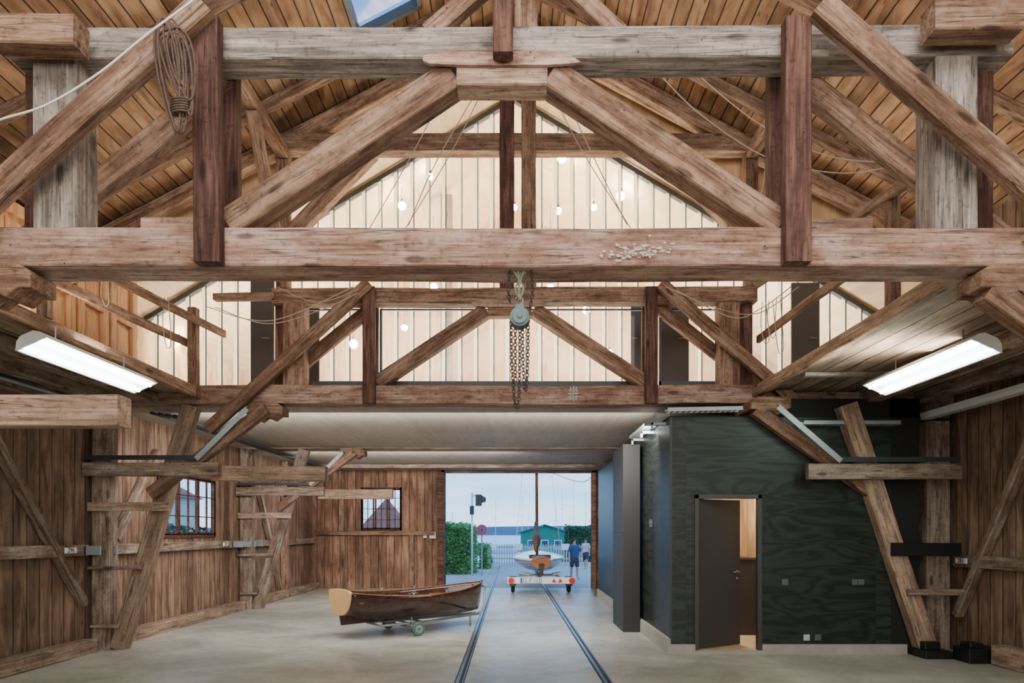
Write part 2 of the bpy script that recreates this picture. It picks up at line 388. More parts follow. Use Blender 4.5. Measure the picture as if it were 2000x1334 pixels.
def timber(name, p0, p1, ty, tz, mat, parent=None, label=None, cat=None, wob=0.007, ch=0.009, **props):
    """hand-hewn timber: grain axis local X, ty across, tz high"""
    p0 = Vector(p0); p1 = Vector(p1); L = (p1-p0).length
    Xa = (p1-p0).normalized(); ref = Vector((0, 1, 0))
    if abs(Xa.dot(ref)) > 0.85: ref = Vector((-1, 0, 0))
    Ya = (ref-Xa*ref.dot(Xa)).normalized(); Za = Xa.cross(Ya)
    n = max(3, int(L/0.3)); sd = R()*100
    c = min(ch, ty*0.15, tz*0.15)
    sec = [(-ty/2+c, -tz/2), (ty/2-c, -tz/2), (ty/2, -tz/2+c), (ty/2, tz/2-c), (ty/2-c, tz/2), (-ty/2+c, tz/2), (-ty/2, tz/2-c), (-ty/2, -tz/2+c)]
    vs = []; fs = []
    for i in range(n+1):
        x = L*i/n
        oy = noise.noise(Vector((x*0.6+sd, 0, 0)))*wob*1.6; oz = noise.noise(Vector((x*0.6, sd, 0)))*wob*1.6
        for k, (a, b) in enumerate(sec):
            q = (k//2)
            j = 1+noise.noise(Vector((x*2.0, q*3.1, sd)))*wob*3.5
            vs.append((x, a*j+oy, b*j+oz))
    for i in range(n):
        for k in range(8): fs.append((i*8+k, i*8+(k+1) % 8, (i+1)*8+(k+1) % 8, (i+1)*8+k))
    fs.append(tuple(range(7, -1, -1))); fs.append(tuple(n*8+k for k in range(8)))
    me = bpy.data.meshes.new(name); me.from_pydata(vs, [], fs); me.materials.append(M[mat])
    ob = bpy.data.objects.new(name, me); COL.objects.link(ob)
    mw = Matrix((Xa, Ya, Za)).transposed().to_4x4(); mw.translation = p0
    ob.matrix_world = mw
    if parent is not None:
        ob.parent = parent; ob.matrix_parent_inverse = Matrix.Translation(parent.location).inverted()
    if label: ob['label'] = label
    if cat: ob['category'] = cat
    for k, v in props.items(): ob[k] = v
    return ob

def smooth_pts(pts, n=8):
    P = [Vector(p) for p in pts]; out = []
    for i in range(len(P)-1):
        a = P[max(i-1, 0)]; b = P[i]; c = P[i+1]; d = P[min(i+2, len(P)-1)]
        for k in range(n):
            t = k/n
            out.append(0.5*((2*b)+(c-a)*t+(2*a-5*b+4*c-d)*t*t+(3*b-a-3*c+d)*t**3))
    out.append(P[-1]); return out

def wall_holes(name, axis, c0, c1, u0, u1, z0, z1, holes, mat):
    us = sorted({u0, u1}|{h[0] for h in holes}|{h[1] for h in holes}); zs = sorted({z0, z1}|{h[2] for h in holes}|{h[3] for h in holes})
    m = MB()
    for a, b in zip(us, us[1:]):
        for c, d in zip(zs, zs[1:]):
            if any(h[0] <= a and b <= h[1] and h[2] <= c and d <= h[3] for h in holes): continue
            if axis == 'Y': m.box((a, b), (c0, c1), (c, d))
            else: m.box((c0, c1), (a, b), (c, d))
    return m.make(name, mat, origin='world', kind='structure')

# ================================================================ SETTING
WL = -5.85; WR = 5.95; DB = 19.5; YB = -4.0
m = MB(); m.box((WL-0.2, WR+0.2), (YB, DB+0.15), (-0.15, 0)); m.make('floor', 'floor', origin='world', kind='structure')
wl_win = (11.05, 13.2, 1.52, 2.62)
wall_holes('wall_left', 'X', WL-0.06, WL, YB, DB, 0, 5.75, [wl_win], 'plank_left')
wall_holes('wall_right', 'X', WR, WR+0.06, YB, DB, 0, 5.7, [], 'plank_left')
gate = (-2.05, 2.12, 0.0, 3.33); bwin = (X(705, DB), X(785, DB), Z(1036, DB), Z(952, DB))
wall_holes('wall_back', 'Y', DB, DB+0.1, WL, WR, 0, 3.6, [gate, bwin], 'plank_back')
m = MB(); m.box((WL, WR), (YB-0.1, YB), (0, 8.8)); m.make('wall_front', 'plank_back', origin='world', kind='structure')
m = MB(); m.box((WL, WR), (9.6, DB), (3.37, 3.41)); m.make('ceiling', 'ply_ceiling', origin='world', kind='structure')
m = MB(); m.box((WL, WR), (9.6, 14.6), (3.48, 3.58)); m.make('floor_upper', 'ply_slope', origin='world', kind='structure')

# roof
RZ = 8.75; SL = 0.52; CX = -0.05
def rz(x): return RZ-SL*abs(x-CX)
def roof_part(m, xa, xb, ya, yb, t=0.04):
    vs = []
    for x in (xa, xb):
        for y in (ya, yb):
            for dz in (0, t): vs.append((x, y, rz(x)+dz))
    m.add(vs, [(0, 1, 3, 2), (4, 6, 7, 5), (0, 4, 5, 1), (2, 3, 7, 6), (0, 2, 6, 4), (1, 5, 7, 3)])
sk = (-2.0, -1.18, 7.25, 8.5)
m = MB()
roof_part(m, WL-0.3, sk[0], YB, 9.8); roof_part(m, sk[1], CX, YB, 9.8)
roof_part(m, sk[0], sk[1], YB, sk[2]); roof_part(m, sk[0], sk[1], sk[3], 9.8)
m.make('ceiling_roof_left', 'plank_roof', origin='world', kind='structure')
m = MB(); roof_part(m, CX, WR+0.3, YB, 9.8); m.make('ceiling_roof_right', 'plank_roof', origin='world', kind='structure')
# skylight
m = MB()
for xa, xb in ((sk[0], sk[0]+0.05), (sk[1]-0.05, sk[1])): 
    vs = [(x, y, rz(x)+dz) for x in (xa, xb) for y in (sk[2], sk[3]) for dz in (-0.03, 0.1)]
    m.add(vs, [(0, 1, 3, 2), (4, 6, 7, 5), (0, 4, 5, 1), (2, 3, 7, 6), (0, 2, 6, 4), (1, 5, 7, 3)])
for ya, yb in ((sk[2], sk[2]+0.05), (sk[3]-0.05, sk[3])):
    vs = [(x, y, rz(x)+dz) for x in (sk[0], sk[1]) for y in (ya, yb) for dz in (-0.03, 0.1)]
    m.add(vs, [(0, 1, 3, 2), (4, 6, 7, 5), (0, 4, 5, 1), (2, 3, 7, 6), (0, 2, 6, 4), (1, 5, 7, 3)])
w0 = m.make('window_4', 'dark_steel', kind='structure', label='roof skylight with grey metal frame')
m = MB(); m.add([(x, y, rz(x)+0.06) for x, y in ((sk[0], sk[2]), (sk[1], sk[2]), (sk[1], sk[3]), (sk[0], sk[3]))], [(0, 1, 2, 3)])
m.make('pane', 'clear_glass', parent=w0)

# inner plywood lining of the heated attic room (behind the second truss)
LZ = 8.45; LS = 0.60
def lz(x): return LZ-LS*abs(x-CX)
GD = 10.7
m = MB()
for xa, xb in ((WL, CX), (CX, WR)):
    vs = [(x, y, lz(x)+dz) for x in (xa, xb) for y in (9.7, 14.5) for dz in (0, 0.03)]
    m.add(vs, [(0, 1, 3, 2), (4, 6, 7, 5), (0, 4, 5, 1), (2, 3, 7, 6), (0, 2, 6, 4), (1, 5, 7, 3)])
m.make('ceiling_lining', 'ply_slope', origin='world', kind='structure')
m = MB()
for xa, xb in ((WL, CX), (CX, WR)):
    vs = [(xa, 9.7, lz(xa)), (xb, 9.7, lz(xb)), (xb, 9.7, rz(xb)), (xa, 9.7, rz(xa))]
    vs += [(a, b+0.02, c) for a, b, c in vs]
    m.add(vs, [(0, 1, 2, 3), (4, 5, 6, 7), (0, 4, 5, 1), (1, 5, 6, 2), (2, 6, 7, 3), (3, 7, 4, 0)])
m.make('trim_1', 'ply_room', origin='world', kind='structure', label='plywood fascia over the attic room')
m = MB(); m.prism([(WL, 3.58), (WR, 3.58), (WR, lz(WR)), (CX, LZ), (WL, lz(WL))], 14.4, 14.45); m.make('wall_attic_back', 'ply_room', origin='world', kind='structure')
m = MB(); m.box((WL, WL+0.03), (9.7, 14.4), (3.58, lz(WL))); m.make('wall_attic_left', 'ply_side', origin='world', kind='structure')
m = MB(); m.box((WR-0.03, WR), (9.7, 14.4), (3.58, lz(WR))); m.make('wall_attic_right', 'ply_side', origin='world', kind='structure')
# glazed gable
gt = lambda x: lz(x)-0.03
m = MB(); m.add([(WL+0.05, GD, 3.6), (WR-0.05, GD, 3.6), (WR-0.05, GD, gt(WR)), (CX, GD, gt(CX)), (WL+0.05, GD, gt(WL))], [(0, 1, 2, 3, 4)])
gw = m.make('window_1', 'channel_glass', kind='structure', label='full-width gable glazing of vertical channel glass strips')
xs = WL+0.2; k = 0
while xs < WR-0.1:
    m = MB(); w = 0.013 if k % 2 else 0.05
    m.prism([(xs-w/2, 3.6), (xs+w/2, 3.6), (xs+w/2, gt(xs+w/2)), (xs-w/2, gt(xs-w/2))], GD-0.04, GD-0.025)
    m.make('mullion', 'fin_glass' if k % 2 == 0 else 'dark_steel', parent=gw); xs += (0.038, 0.212)[k % 2]; k += 1
m = MB()
for xa, xb in ((WL, CX), (CX, WR)):
    vs = [(xa, GD-0.07, gt(xa)-0.08), (xb, GD-0.07, gt(xb)-0.08), (xb, GD-0.07, gt(xb)), (xa, GD-0.07, gt(xa))]
    vs += [(a, b+0.1, c) for a, b, c in vs]
    m.add(vs, [(0, 1, 2, 3), (4, 5, 6, 7), (0, 4, 5, 1), (1, 5, 6, 2), (2, 6, 7, 3), (3, 7, 4, 0)])
m.box((WL, WR), (GD-0.07, GD+0.03), (3.58, 3.66))
m.make('frame', 'dark_steel', parent=gw)
for i, (pa, pb, pt) in enumerate(((490, 536, 548), (592, 624, 600), (1232, 1252, 600), (1290, 1345, 600), (1545, 1600, 545))):
    xa, xb = X(pa, GD-0.1), X(pb, GD-0.1)
    ztop = min(Z(pt, GD)+0.05, min(gt(xa), gt(xb))-0.1)
    m = MB(); m.box((xa, xb), (GD-0.12, GD-0.08), (3.6, ztop)); dd = m.make('door_%d' % (i+3), 'grey_door', kind='structure', bev=0.005, label='flush dark grey door in the glazed wall')
    m = MB(); m.tube([(xb-0.07, GD-0.12, 4.6), (xb-0.07, GD-0.16, 4.6), (xb-0.17, GD-0.16, 4.6)], 0.01); m.make('handle', 'steel', parent=dd)
timber('attic_post', (X(872, 12.2), 12.2, 3.58), (X(872, 12.2), 12.2, 7.6), 0.2, 0.2, 'brown_timber', label='old brown timber post behind the channel glass', cat='timber post')
for px, py, d, r_ in ((1097, 308, 11.3, 0.075), (1212, 383, 11.3, 0.07), (1090, 412, 12.0, 0.06), (785, 402, 11.3, 0.065), (840, 345, 11.2, 0.05), (1160, 405, 11.6, 0.05), (1005, 405, 12.6, 0.05), (690, 672, 13.2, 0.085), (847, 560, 12.8, 0.07), (1145, 606, 13.0, 0.07), (1075, 562, 13.4, 0.07), (350, 640, 11.6, 0.06), (1190, 690, 13.2, 0.07), (790, 640, 13.4, 0.06)):
    p = at(px, py, d)
    if p.z > lz(p.x)-0.18: p.z = lz(p.x)-0.18
    m = MB(); m.sphere(p, r_, 20, 12)
    e = m.make('globe_lamp', 'bulb', label='glowing globe lamp hanging in the attic room', cat='lamp', group='attic room lamps', smooth=True)
    m = MB(); m.cyl(p+Vector((0, 0, r_-0.005)), p+Vector((0, 0, r_+0.05)), 0.018, 10); m.tube([p+Vector((0, 0, r_+0.04)), (p.x, p.y, lz(p.x))], 0.005, 6)
    m.make('socket', 'black', parent=e)

# ================================================================ TRUSSES
def truss(d, nm, upper=False, full=True):
    if nm == 1: lab = 'large reused-timber truss with grey and red-brown beams spanning the hall'
    elif nm == 2: lab = 'large old timber truss in front of the glazed attic room'
    else: lab = 'old timber frame under the plywood ceiling'
    T = empty('roof_truss', (CX, d, 0), lab, 'roof truss')
    def tb(name, x0, z0, x1, z1, tz, ty, mat, dy=0.0, **k):
        return timber(name, (x0, d+dy, z0), (x1, d+dy, z1), ty, tz, mat, parent=T, **k)
    tb('tie_beam', WL+0.02, 3.475, WR-0.02, 3.475, 0.25, 0.3, 'tie_timber', wob=0.012)
    if full:
        tb('upper_beam', -3.35, 4.83, 3.28, 4.86, 0.21, 0.22, 'grey_timber' if nm == 1 else 'brown_timber', wob=0.009)
        tb('post', -3.05, 3.6, -3.05, 4.74, 0.29, 0.24, 'grey_timber' if nm == 1 else 'brown_timber')
        tb('post', 2.90, 3.6, 2.90, 4.74, 0.28, 0.24, 'grey_timber' if nm == 1 else 'brown_timber')
        tb('post', -3.3, 3.5, -3.3, 4.97, 0.13, 0.14, 'red_timber', dy=0.12)
        tb('post', 3.17, 3.5, 3.17, 4.97, 0.19, 0.14, 'red_timber', dy=0.12)
        for x in (-2.0, 1.81):
            tb('post', x, 3.34, x, 4.91, 0.165, 0.1, 'red_timber', dy=-0.2)
            tb('post', x-0.03*(1 if x < 0 else -1), 3.6, x-0.03*(1 if x < 0 else -1), 4.98, 0.165, 0.1, 'red_timber', dy=0.17)
        bm_ = 'brown_timber'
        tb('brace', -0.43, 4.66, -1.93, 3.66, 0.19, 0.18, bm_)
        tb('brace', 0.23, 4.66, 1.76, 3.66, 0.19, 0.18, bm_)
        for s, xa, xb in ((1, -1.98, -4.15), (-1, 1.92, 4.15)):
            tb('brace', xa, 4.94, xb, 2.98, 0.16, 0.1, bm_, dy=-0.29 if nm == 1 else -0.26)
            tb('brace', xa-0.05*s, 4.76, xb+0.7*s, 3.6, 0.17, 0.1, bm_, dy=0.16)
        tb('straining_piece', -0.4, 4.63, 0.2, 4.63, 0.14, 0.18, 'pale_timber' if nm == 1 else 'brown_timber', dy=-0.02)
        m = MB(); m.prism([(-0.62, 4.70), (-0.58, 4.68), (-0.38, 4.67), (0.2, 4.67), (0.36, 4.68), (0.42, 4.69), (0.30, 4.77), (-0.5, 4.77), (-0.62, 4.73)], d-0.14, d-0.112)
        m.make('bolster', 'tie_timber', parent=T, bev=0.004)
        kz = rz(CX)-0.1
        if nm == 1:
            tb('king_post', -0.085, 4.67, -0.085, kz, 0.13, 0.09, 'red_timber', dy=-0.22)
            tb('king_post', 0.06, 4.76, 0.06, kz, 0.16, 0.12, 'brown_timber', dy=0.17)
            tb('brace', 0.12, 5.5, 0.7, 4.96, 0.12, 0.1, 'brown_timber')
            tb('brace', -0.2, 5.3, -0.6, 4.96, 0.12, 0.1, 'brown_timber')
            timber('stub_beam', (-3.3, d-0.28, 4.76), (-2.77, d-0.28, 4.75), 0.16, 0.19, 'brown_timber', parent=T)
            timber('stub_beam', (2.61, d-0.28, 4.84), (3.17, d-0.28, 4.85), 0.16, 0.19, 'brown_timber', parent=T)
            tb('block', -2.5, 3.65, -2.12, 3.65, 0.1, 0.18, 'tie_timber'); tb('block', 1.95, 3.65, 2.36, 3.65, 0.08, 0.18, 'tie_timber')
        else:
            tb('king_post', -0.14, 4.93, -0.14, kz, 0.2, 0.14, 'red_timber', dy=-0.05)
            tb('king_post', 0.16, 4.93, 0.16, kz, 0.2, 0.14, 'brown_timber', dy=-0.05)
    if upper:
        tb('collar_beam', -3.25, 6.94, 3.25, 6.94, 0.24, 0.2, 'brown_timber')
        for s in (-1, 1):
            tb('principal_rafter', CX+s*0.1, rz(CX+0.1)-0.16, CX+s*5.6, rz(5.6+CX)-0.16, 0.2, 0.2, 'brown_timber')
            tb('post', s*3.22, 4.95, s*3.22, 6.85, 0.17, 0.17, 'brown_timber')
            tb('brace', s*2.0, 6.85, s*3.1, 5.72, 0.2, 0.16, 'brown_timber')
            timber('brace', (s*3.22, d-0.1, 5.3), (s*3.22, d-1.15, 6.72), 0.12, 0.14, 'brown_timber', parent=T)
        tb('beam_extension', -4.13, 4.80, -3.3, 4.82, 0.09, 0.12, 'brown_timber', dy=-0.1)
    def corbel(x0, s, dy0=-0.17):
        m = MB(); p = [(0, 0.0), (0, 0.11), (0.08, 0.16), (0.52, 0.16), (0.52, 0.02), (0.34, -0.08), (0.26, -0.02), (0.16, -0.06), (0.08, 0.0)]
        m.prism([(x0-s*a, 3.2+b) for a, b in p], d+dy0, d+0.1); return m.make('corbel', 'brown_timber', parent=T, bev=0.012)
    def angle(x0, x1, x2, z0, z1, dd, matd):
        m = MB(); m.bar((x0, dd, z0), (x1, dd, z0), 0.008, 0.06); m.bar((x0, dd+0.03, z0+0.028), (x1, dd+0.03, z0+0.028), 0.06, 0.008)
        m.make('steel_angle', 'dark_steel', parent=T)
        m = MB(); m.bar((x1, dd-0.012, z0-0.02), (x2, dd-0.012, z1), 0.008, 0.07); m.bar((x1, dd+0.02, z0+0.015), (x2, dd+0.02, z1+0.035), 0.06, 0.008)
        m.make('steel_strap', matd, parent=T)
    corbel(-3.18, 1)
    tb('wall_post', -5.69, 0.0, -5.69, 3.35, 0.25, 0.2, 'old_timber')
    tb('strut', -5.47, 0.0, -4.48, 3.34, 0.22, 0.16, 'pale_timber' if nm == 2 else 'old_timber', dy=-0.02)
    tb('clamp_beam', -5.82, 2.45, -4.0, 2.45, 0.18, 0.1, 'old_timber', dy=-0.24)
    tb('clamp_beam', -4.15, 2.4, -2.6, 2.4, 0.2, 0.16, 'pale_timber', dy=-0.1)
    tb('knee_brace', -3.38, 3.27, -4.95, 2.12, 0.16, 0.12, 'brown_timber', dy=-0.2 if nm > 1 else -0.1)
    angle(-5.78, -4.28, -3.6, 2.6, 3.25, d-0.31, 'galv')
    if nm > 1:
        tb('rung', -5.85+0.03, 1.95, -4.72, 1.95, 0.12, 0.05, 'pale_timber', dy=-0.16)
        tb('rung', -5.82, 1.12, -5.1, 1.13, 0.055, 0.05, 'old_timber', dy=-0.16)
        tb('rung', -5.78, 0.33, -5.42, 0.33, 0.045, 0.05, 'old_timber', dy=-0.16)
    if nm <= 2:
        o = -0.42 if nm == 2 else 0.0
        corbel(3.03, -1, -0.17+o)
        tb('wall_post', 5.74, 0.0, 5.74, 3.35, 0.32, 0.24, 'old_timber')
        tb('strut', 4.28, 3.26, 5.32, 0.12, 0.24, 0.18, 'pale_timber', dy=-0.1+o)
        tb('clamp_beam', 3.72, 2.38, 5.68, 2.38, 0.2, 0.1, 'old_timber', dy=-0.24+o)
        tb('knee_brace', 3.1, 3.2, 4.7, 2.06, 0.17, 0.13, 'brown_timber', dy=-0.1+o)
        angle(5.64, 4.12, 3.32, 2.53, 3.2, d-0.31+o, 'galv')
        if nm == 2:
            q = tb('rung', 4.82, 1.38, 5.7, 1.38, 0.17, 0.06, 'black', dy=-0.22+o)
            tb('rung', 5.02, 0.83, 5.75, 0.83, 0.08, 0.05, 'old_timber', dy=-0.22+o)
    return T
D1, D2, D3 = 4.62, 9.42, 14.4
T1 = truss(D1, 1); T2 = truss(D2, 2, upper=True); T3 = truss(D3, 3, full=False)
m = MB(); m.box((5.15, 5.5), (8.6, 8.96), (0, 0.1)); m.box((5.5, 5.9), (8.3, 8.62), (0, 0.18)); m.box((5.55, 5.72), (8.36, 8.56), (0.18, 0.24)); m.box((5.2, 5.4), (8.7, 8.92), (0.1, 0.2))
m.make('strut_shoe', 'black', label='black steel shoe under the leaning strut', cat='post base', bev=0.01)

# purlins and rafters
for s in (-1, 1):
    timber('purlin', (s*3.2, YB+0.1, 6.78), (s*3.2, 9.3, 6.78), 0.15, 0.15, 'brown_timber', label='old timber purlin under the roof boards', cat='roof beam', group='roof purlins')
for y in (3.2, 4.45, 5.75, 7.08, 8.72):
    for s in (-1, 1):
        timber('rafter', (CX+s*0.09, y, rz(CX+0.09)-0.08), (CX+s*5.7, y, rz(CX+5.7)-0.08), 0.11, 0.13, 'brown_timber', label='brown timber rafter under the roof boards', cat='rafter', group='common rafters')

# ---- glass balustrade frames in the second truss
gl = empty('glass_balustrade', (CX, 9.62, 3.6), 'glass panels in dark thin frames behind the timber truss', 'balustrade')
for pa, pb in ((588, 714), (742, 1262), (1287, 1412)):
    xa, xb = X(pa, 9.62), X(pb, 9.62); z0, z1 = 3.6, Z(604, 9.62)
    m = MB()
    m.box((xa, xb), (9.6, 9.64), (z0, z0+0.13)); m.box((xa, xb), (9.6, 9.64), (z1-0.02, z1)); m.box((xa, xa+0.03), (9.6, 9.64), (z0, z1)); m.box((xb-0.03, xb), (9.6, 9.64), (z0, z1))
    m.make('frame', 'dark_steel', parent=gl, bev=0.003)
    m = MB(); m.add([(xa, 9.62, z0), (xb, 9.62, z0), (xb, 9.62, z1), (xa, 9.62, z1)], [(0, 1, 2, 3)]); m.make('pane', 'clear_glass', parent=gl)

# ================================================================ GALLERIES
def gallery(name, xa, xb, ya, yb, matl):
    m = MB(); m.box((xa, xb), (ya, yb), (3.5, 3.54)); return m.make(name, matl, origin='world', kind='structure')
gallery('floor_gallery_left', WL, -4.42, 3.0, 9.25, 'plank_gallery')
gallery('floor_gallery_right', 3.3, WR, 3.0, 9.25, 'plank_gallery')
for s, x in ((-1, -4.36), (1, 3.24)):
    timber('gallery_edge_beam', (x, D1+0.16, 3.5), (x, D2-0.16, 3.5), 0.1, 0.14, 'pale_timber', label='timber edge beam of the side gallery', cat='timber beam')
for x in (-4.95, -5.5, 4.72, 5.45):
    timber('gallery_joist', (x, D1+0.16, 3.41), (x, D2-0.16, 3.41), 0.16, 0.17, 'old_timber', label='rough timber joist under the side gallery', cat='timber beam', group='gallery joists')
timber('loose_board', (3.4, 8.1, 3.474), (4.6, 8.1, 3.474), 0.1, 0.05, 'grey_timber', label='short weathered board fixed below the gallery', cat='board', wob=0.002)
# railings
rl = empty('gallery_railing', (-4.36, 8.4, 3.58), 'rough wooden railing of the side gallery', 'railing')
timber('rail_post', (-4.36, 9.2, 3.42), (-4.36, 9.2, 4.62), 0.12, 0.12, 'brown_timber', parent=rl)
timber('rail_post', (-4.36, 6.3, 3.58), (-4.36, 6.3, 4.4), 0.1, 0.1, 'brown_timber', parent=rl)
timber('rail', (-4.44, 6.2, 4.3), (-4.16, 9.7, 4.42), 0.05, 0.1, 'brown_timber', parent=rl)
timber('rail', (-4.44, 6.2, 4.0), (-4.44, 9.2, 4.15), 0.05, 0.1, 'brown_timber', parent=rl)
rl = empty('gallery_railing', (3.3, 8.0, 3.58), 'rough wooden railing of the side gallery', 'railing')
timber('rail_post', (3.3, 6.0, 3.58), (3.3, 6.0, 4.6), 0.1, 0.1, 'brown_timber', parent=rl)
timber('rail', (3.25, 5.5, 4.12), (3.25, 9.2, 4.2), 0.05, 0.1, 'brown_timber', parent=rl)
timber('rail', (3.25, 5.5, 4.5), (3.25, 9.2, 4.95), 0.05, 0.1, 'brown_timber', parent=rl)
# old cupboard with panelled doors on the gallery
cb = empty('cupboard', (-5.5, 8.3, 3.54), 'tall old brown cupboard with panelled doors', 'cupboard')
m = MB(); m.box((WL+0.03, -5.15), (6.6, 9.2), (3.55, 5.0)); m.box((WL+0.03, -5.08), (6.55, 9.25), (5.0, 5.06)); m.make('body', 'red_timber', parent=cb, bev=0.01)
for i in range(4):
    ya = 6.65+i*0.635
    m = MB(); m.box((-5.15, -5.13), (ya+0.11, ya+0.47), (3.62, 4.95))
    for a, b in ((0, 0.11), (0.47, 0.58)): m.box((-5.15, -5.08), (ya+a, ya+b), (3.62, 4.95))
    for za, zb in ((3.62, 3.74), (4.3, 4.42), (4.83, 4.95)): m.box((-5.15, -5.08), (ya+0.11, ya+0.47), (za, zb))
    for za, zb in ((3.8, 4.24), (4.48, 4.77)): m.box((-5.13, -5.11), (ya+0.16, ya+0.42), (za, zb))
    dr = m.make('door', 'door_wood', parent=cb, bev=0.005)
    m = MB(); m.sphere((-5.06, ya+0.52, 4.43), 0.02); 
    kb = m.make('knob', 'black', parent=dr, smooth=True)
m = MB(); m.box((5.1, 5.14), (7.4, 9.2), (3.54, 5.0)); m.make('plywood_panel', 'ply_side', label='upright pale plywood panel on the gallery', cat='panel', bev=0.004)

# ================================================================ FLUORESCENT LIGHTS
def fluoro(px_near, px_far, x, z, s):
    y0 = x*F/(px_near-VX); y1 = x*F/(px_far-VX); L = y1-y0
    E = empty('fluorescent_light', (x, (y0+y1)/2, z-0.1), 'twin-tube fluorescent fitting with white reflector under the gallery', 'ceiling light', group='hall fluorescents')
    rot = Matrix.Rotation(s*math.radians(24), 3, 'Y')
    def T(a, y, b): return Vector((x, y, z))+rot@Vector((a, 0, b))
    prof = [(-0.15, -0.04), (-0.11, 0.03), (-0.06, 0.06), (0.06, 0.06), (0.11, 0.03), (0.15, -0.04), (0.138, -0.04), (0.095, 0.015), (0, 0.03), (-0.095, 0.015), (-0.138, -0.04)]
    m = MB(); n = len(prof)
    vs = [T(a, y0, b) for a, b in prof]+[T(a, y1, b) for a, b in prof]
    fs = [(i, i+n, (i+1) % n+n, (i+1) % n) for i in range(n)]
    m.add(vs, fs)
    for y in (y0, y1):
        endp = prof[:6]
        a = [T(p[0], y-0.008, p[1]) for p in endp]+[T(p[0], y+0.008, p[1]) for p in endp]
        m.add(a, [tuple(range(6)), tuple(range(11, 5, -1))]+[(i, i+6, (i+1) % 6+6, (i+1) % 6) for i in range(6)])
    m.make('reflector', 'white', parent=E)
    for a in (-0.07, 0.07):
        m = MB(); m.cyl(T(a, y0+0.03, -0.04), T(a, y1-0.03, -0.04), 0.02, 12); m.make('tube', 'tube', parent=E, smooth=True)
    for a in (0.2, 0.8):
        yy = y0+L*a; m = MB(); m.cyl(T(0, yy, 0.06), (T(0, yy, 0.06).x, yy, 3.5), 0.008, 6); m.make('hanger', 'steel', parent=E)
fluoro(58, 282, -4.25, 3.28, -1)
fluoro(1930, 1710, 4.15, 3.28, 1)

# ================================================================ CHAIN HOIST
hx, hy, hz = X(1015, 4.62), 4.62, Z(622, 4.62)
H = empty('chain_hoist', (hx, hy, 2.45), 'grey-green hand chain hoist with rusty chains hung on a strap', 'chain hoist')
m = MB()
m.cyl((hx, hy-0.05, hz), (hx, hy+0.05, hz), 0.066, 28); m.cyl((hx, hy-0.065, hz), (hx, hy-0.05, hz), 0.052, 28); m.cyl((hx, hy-0.075, hz), (hx, hy-0.065, hz), 0.018, 16)
m.box((hx-0.03, hx+0.03), (hy-0.03, hy+0.03), (hz+0.05, hz+0.09))
m.make('housing', 'hoist', parent=H, bev=0.004)
m = MB(); m.tube(smooth_pts([(hx, hy, hz+0.08), (hx+0.02, hy, hz+0.12), (hx, hy, hz+0.16), (hx-0.025, hy, hz+0.13)]), 0.009, 8); m.make('hook', 'steel', parent=H, smooth=True)
m = MB()
for i in range(6):
    a = (i-2.5)*0.011
    m.tube(smooth_pts([(hx+a*0.3, hy-0.02, hz+0.12), (hx-a*0.9+0.008*math.sin(i*2), hy-0.05, hz+0.19), (hx+a*2.0, hy-0.08+0.02*(i % 2), 3.36)]), 0.007, 6)
m.make('strap', 'strap', parent=H, smooth=True)
def chain(pts, name='chain', lk=0.032, r=0.0036):
    P = smooth_pts(pts, 14); m = MB()
    acc = 0; cur = P[0]; i = 1; k = 0; q = [P[0].copy()]
    while i < len(P):
        seg = P[i]-cur
        if acc+seg.length >= lk*0.72:
            cur = cur+seg.normalized()*(lk*0.72-acc); q.append(cur.copy()); acc = 0
        else: acc += seg.length; cur = P[i]; i += 1
    for k in range(len(q)-1):
        c = (q[k]+q[k+1])/2; t = (q[k+1]-q[k]).normalized()
        s = t.cross(Vector((0, 1, 0)) if k % 2 else Vector((0.9, 0.4, 0.05))).normalized()
        m.tube([c+t*(math.cos(a)*lk*0.5)+s*(math.sin(a)*lk*0.32) for a in [j*math.pi/4 for j in range(8)]], r, 5, closed=True)
    return m.make(name, 'rust', parent=H)
chain([(hx-0.058, hy, hz), (hx-0.056, hy, hz-0.15), (hx-0.05, hy, 2.7), (hx-0.035, hy, 2.5), (hx-0.02, hy, 2.44), (hx-0.005, hy, 2.52), (hx+0.0, hy, 2.75), (hx, hy, hz-0.06)])
chain([(hx+0.02, hy, hz-0.06), (hx+0.022, hy, 2.8), (hx+0.03, hy, 2.6), (hx+0.04, hy, 2.56), (hx+0.05, hy, 2.64), (hx+0.056, hy, 2.85), (hx+0.058, hy, hz)])
chain([(hx-0.03, hy-0.03, hz-0.06), (hx-0.03, hy-0.03, 2.85), (hx-0.028, hy-0.03, 2.62)])
chain([(hx-0.065, hy-0.1, 3.34), (hx-0.075, hy-0.08, 3.2), (hx-0.06, hy-0.05, 3.12)])
chain([(hx+0.075, hy-0.1, 3.34), (hx+0.085, hy-0.08, 3.2), (hx+0.065, hy-0.05, 3.08)])

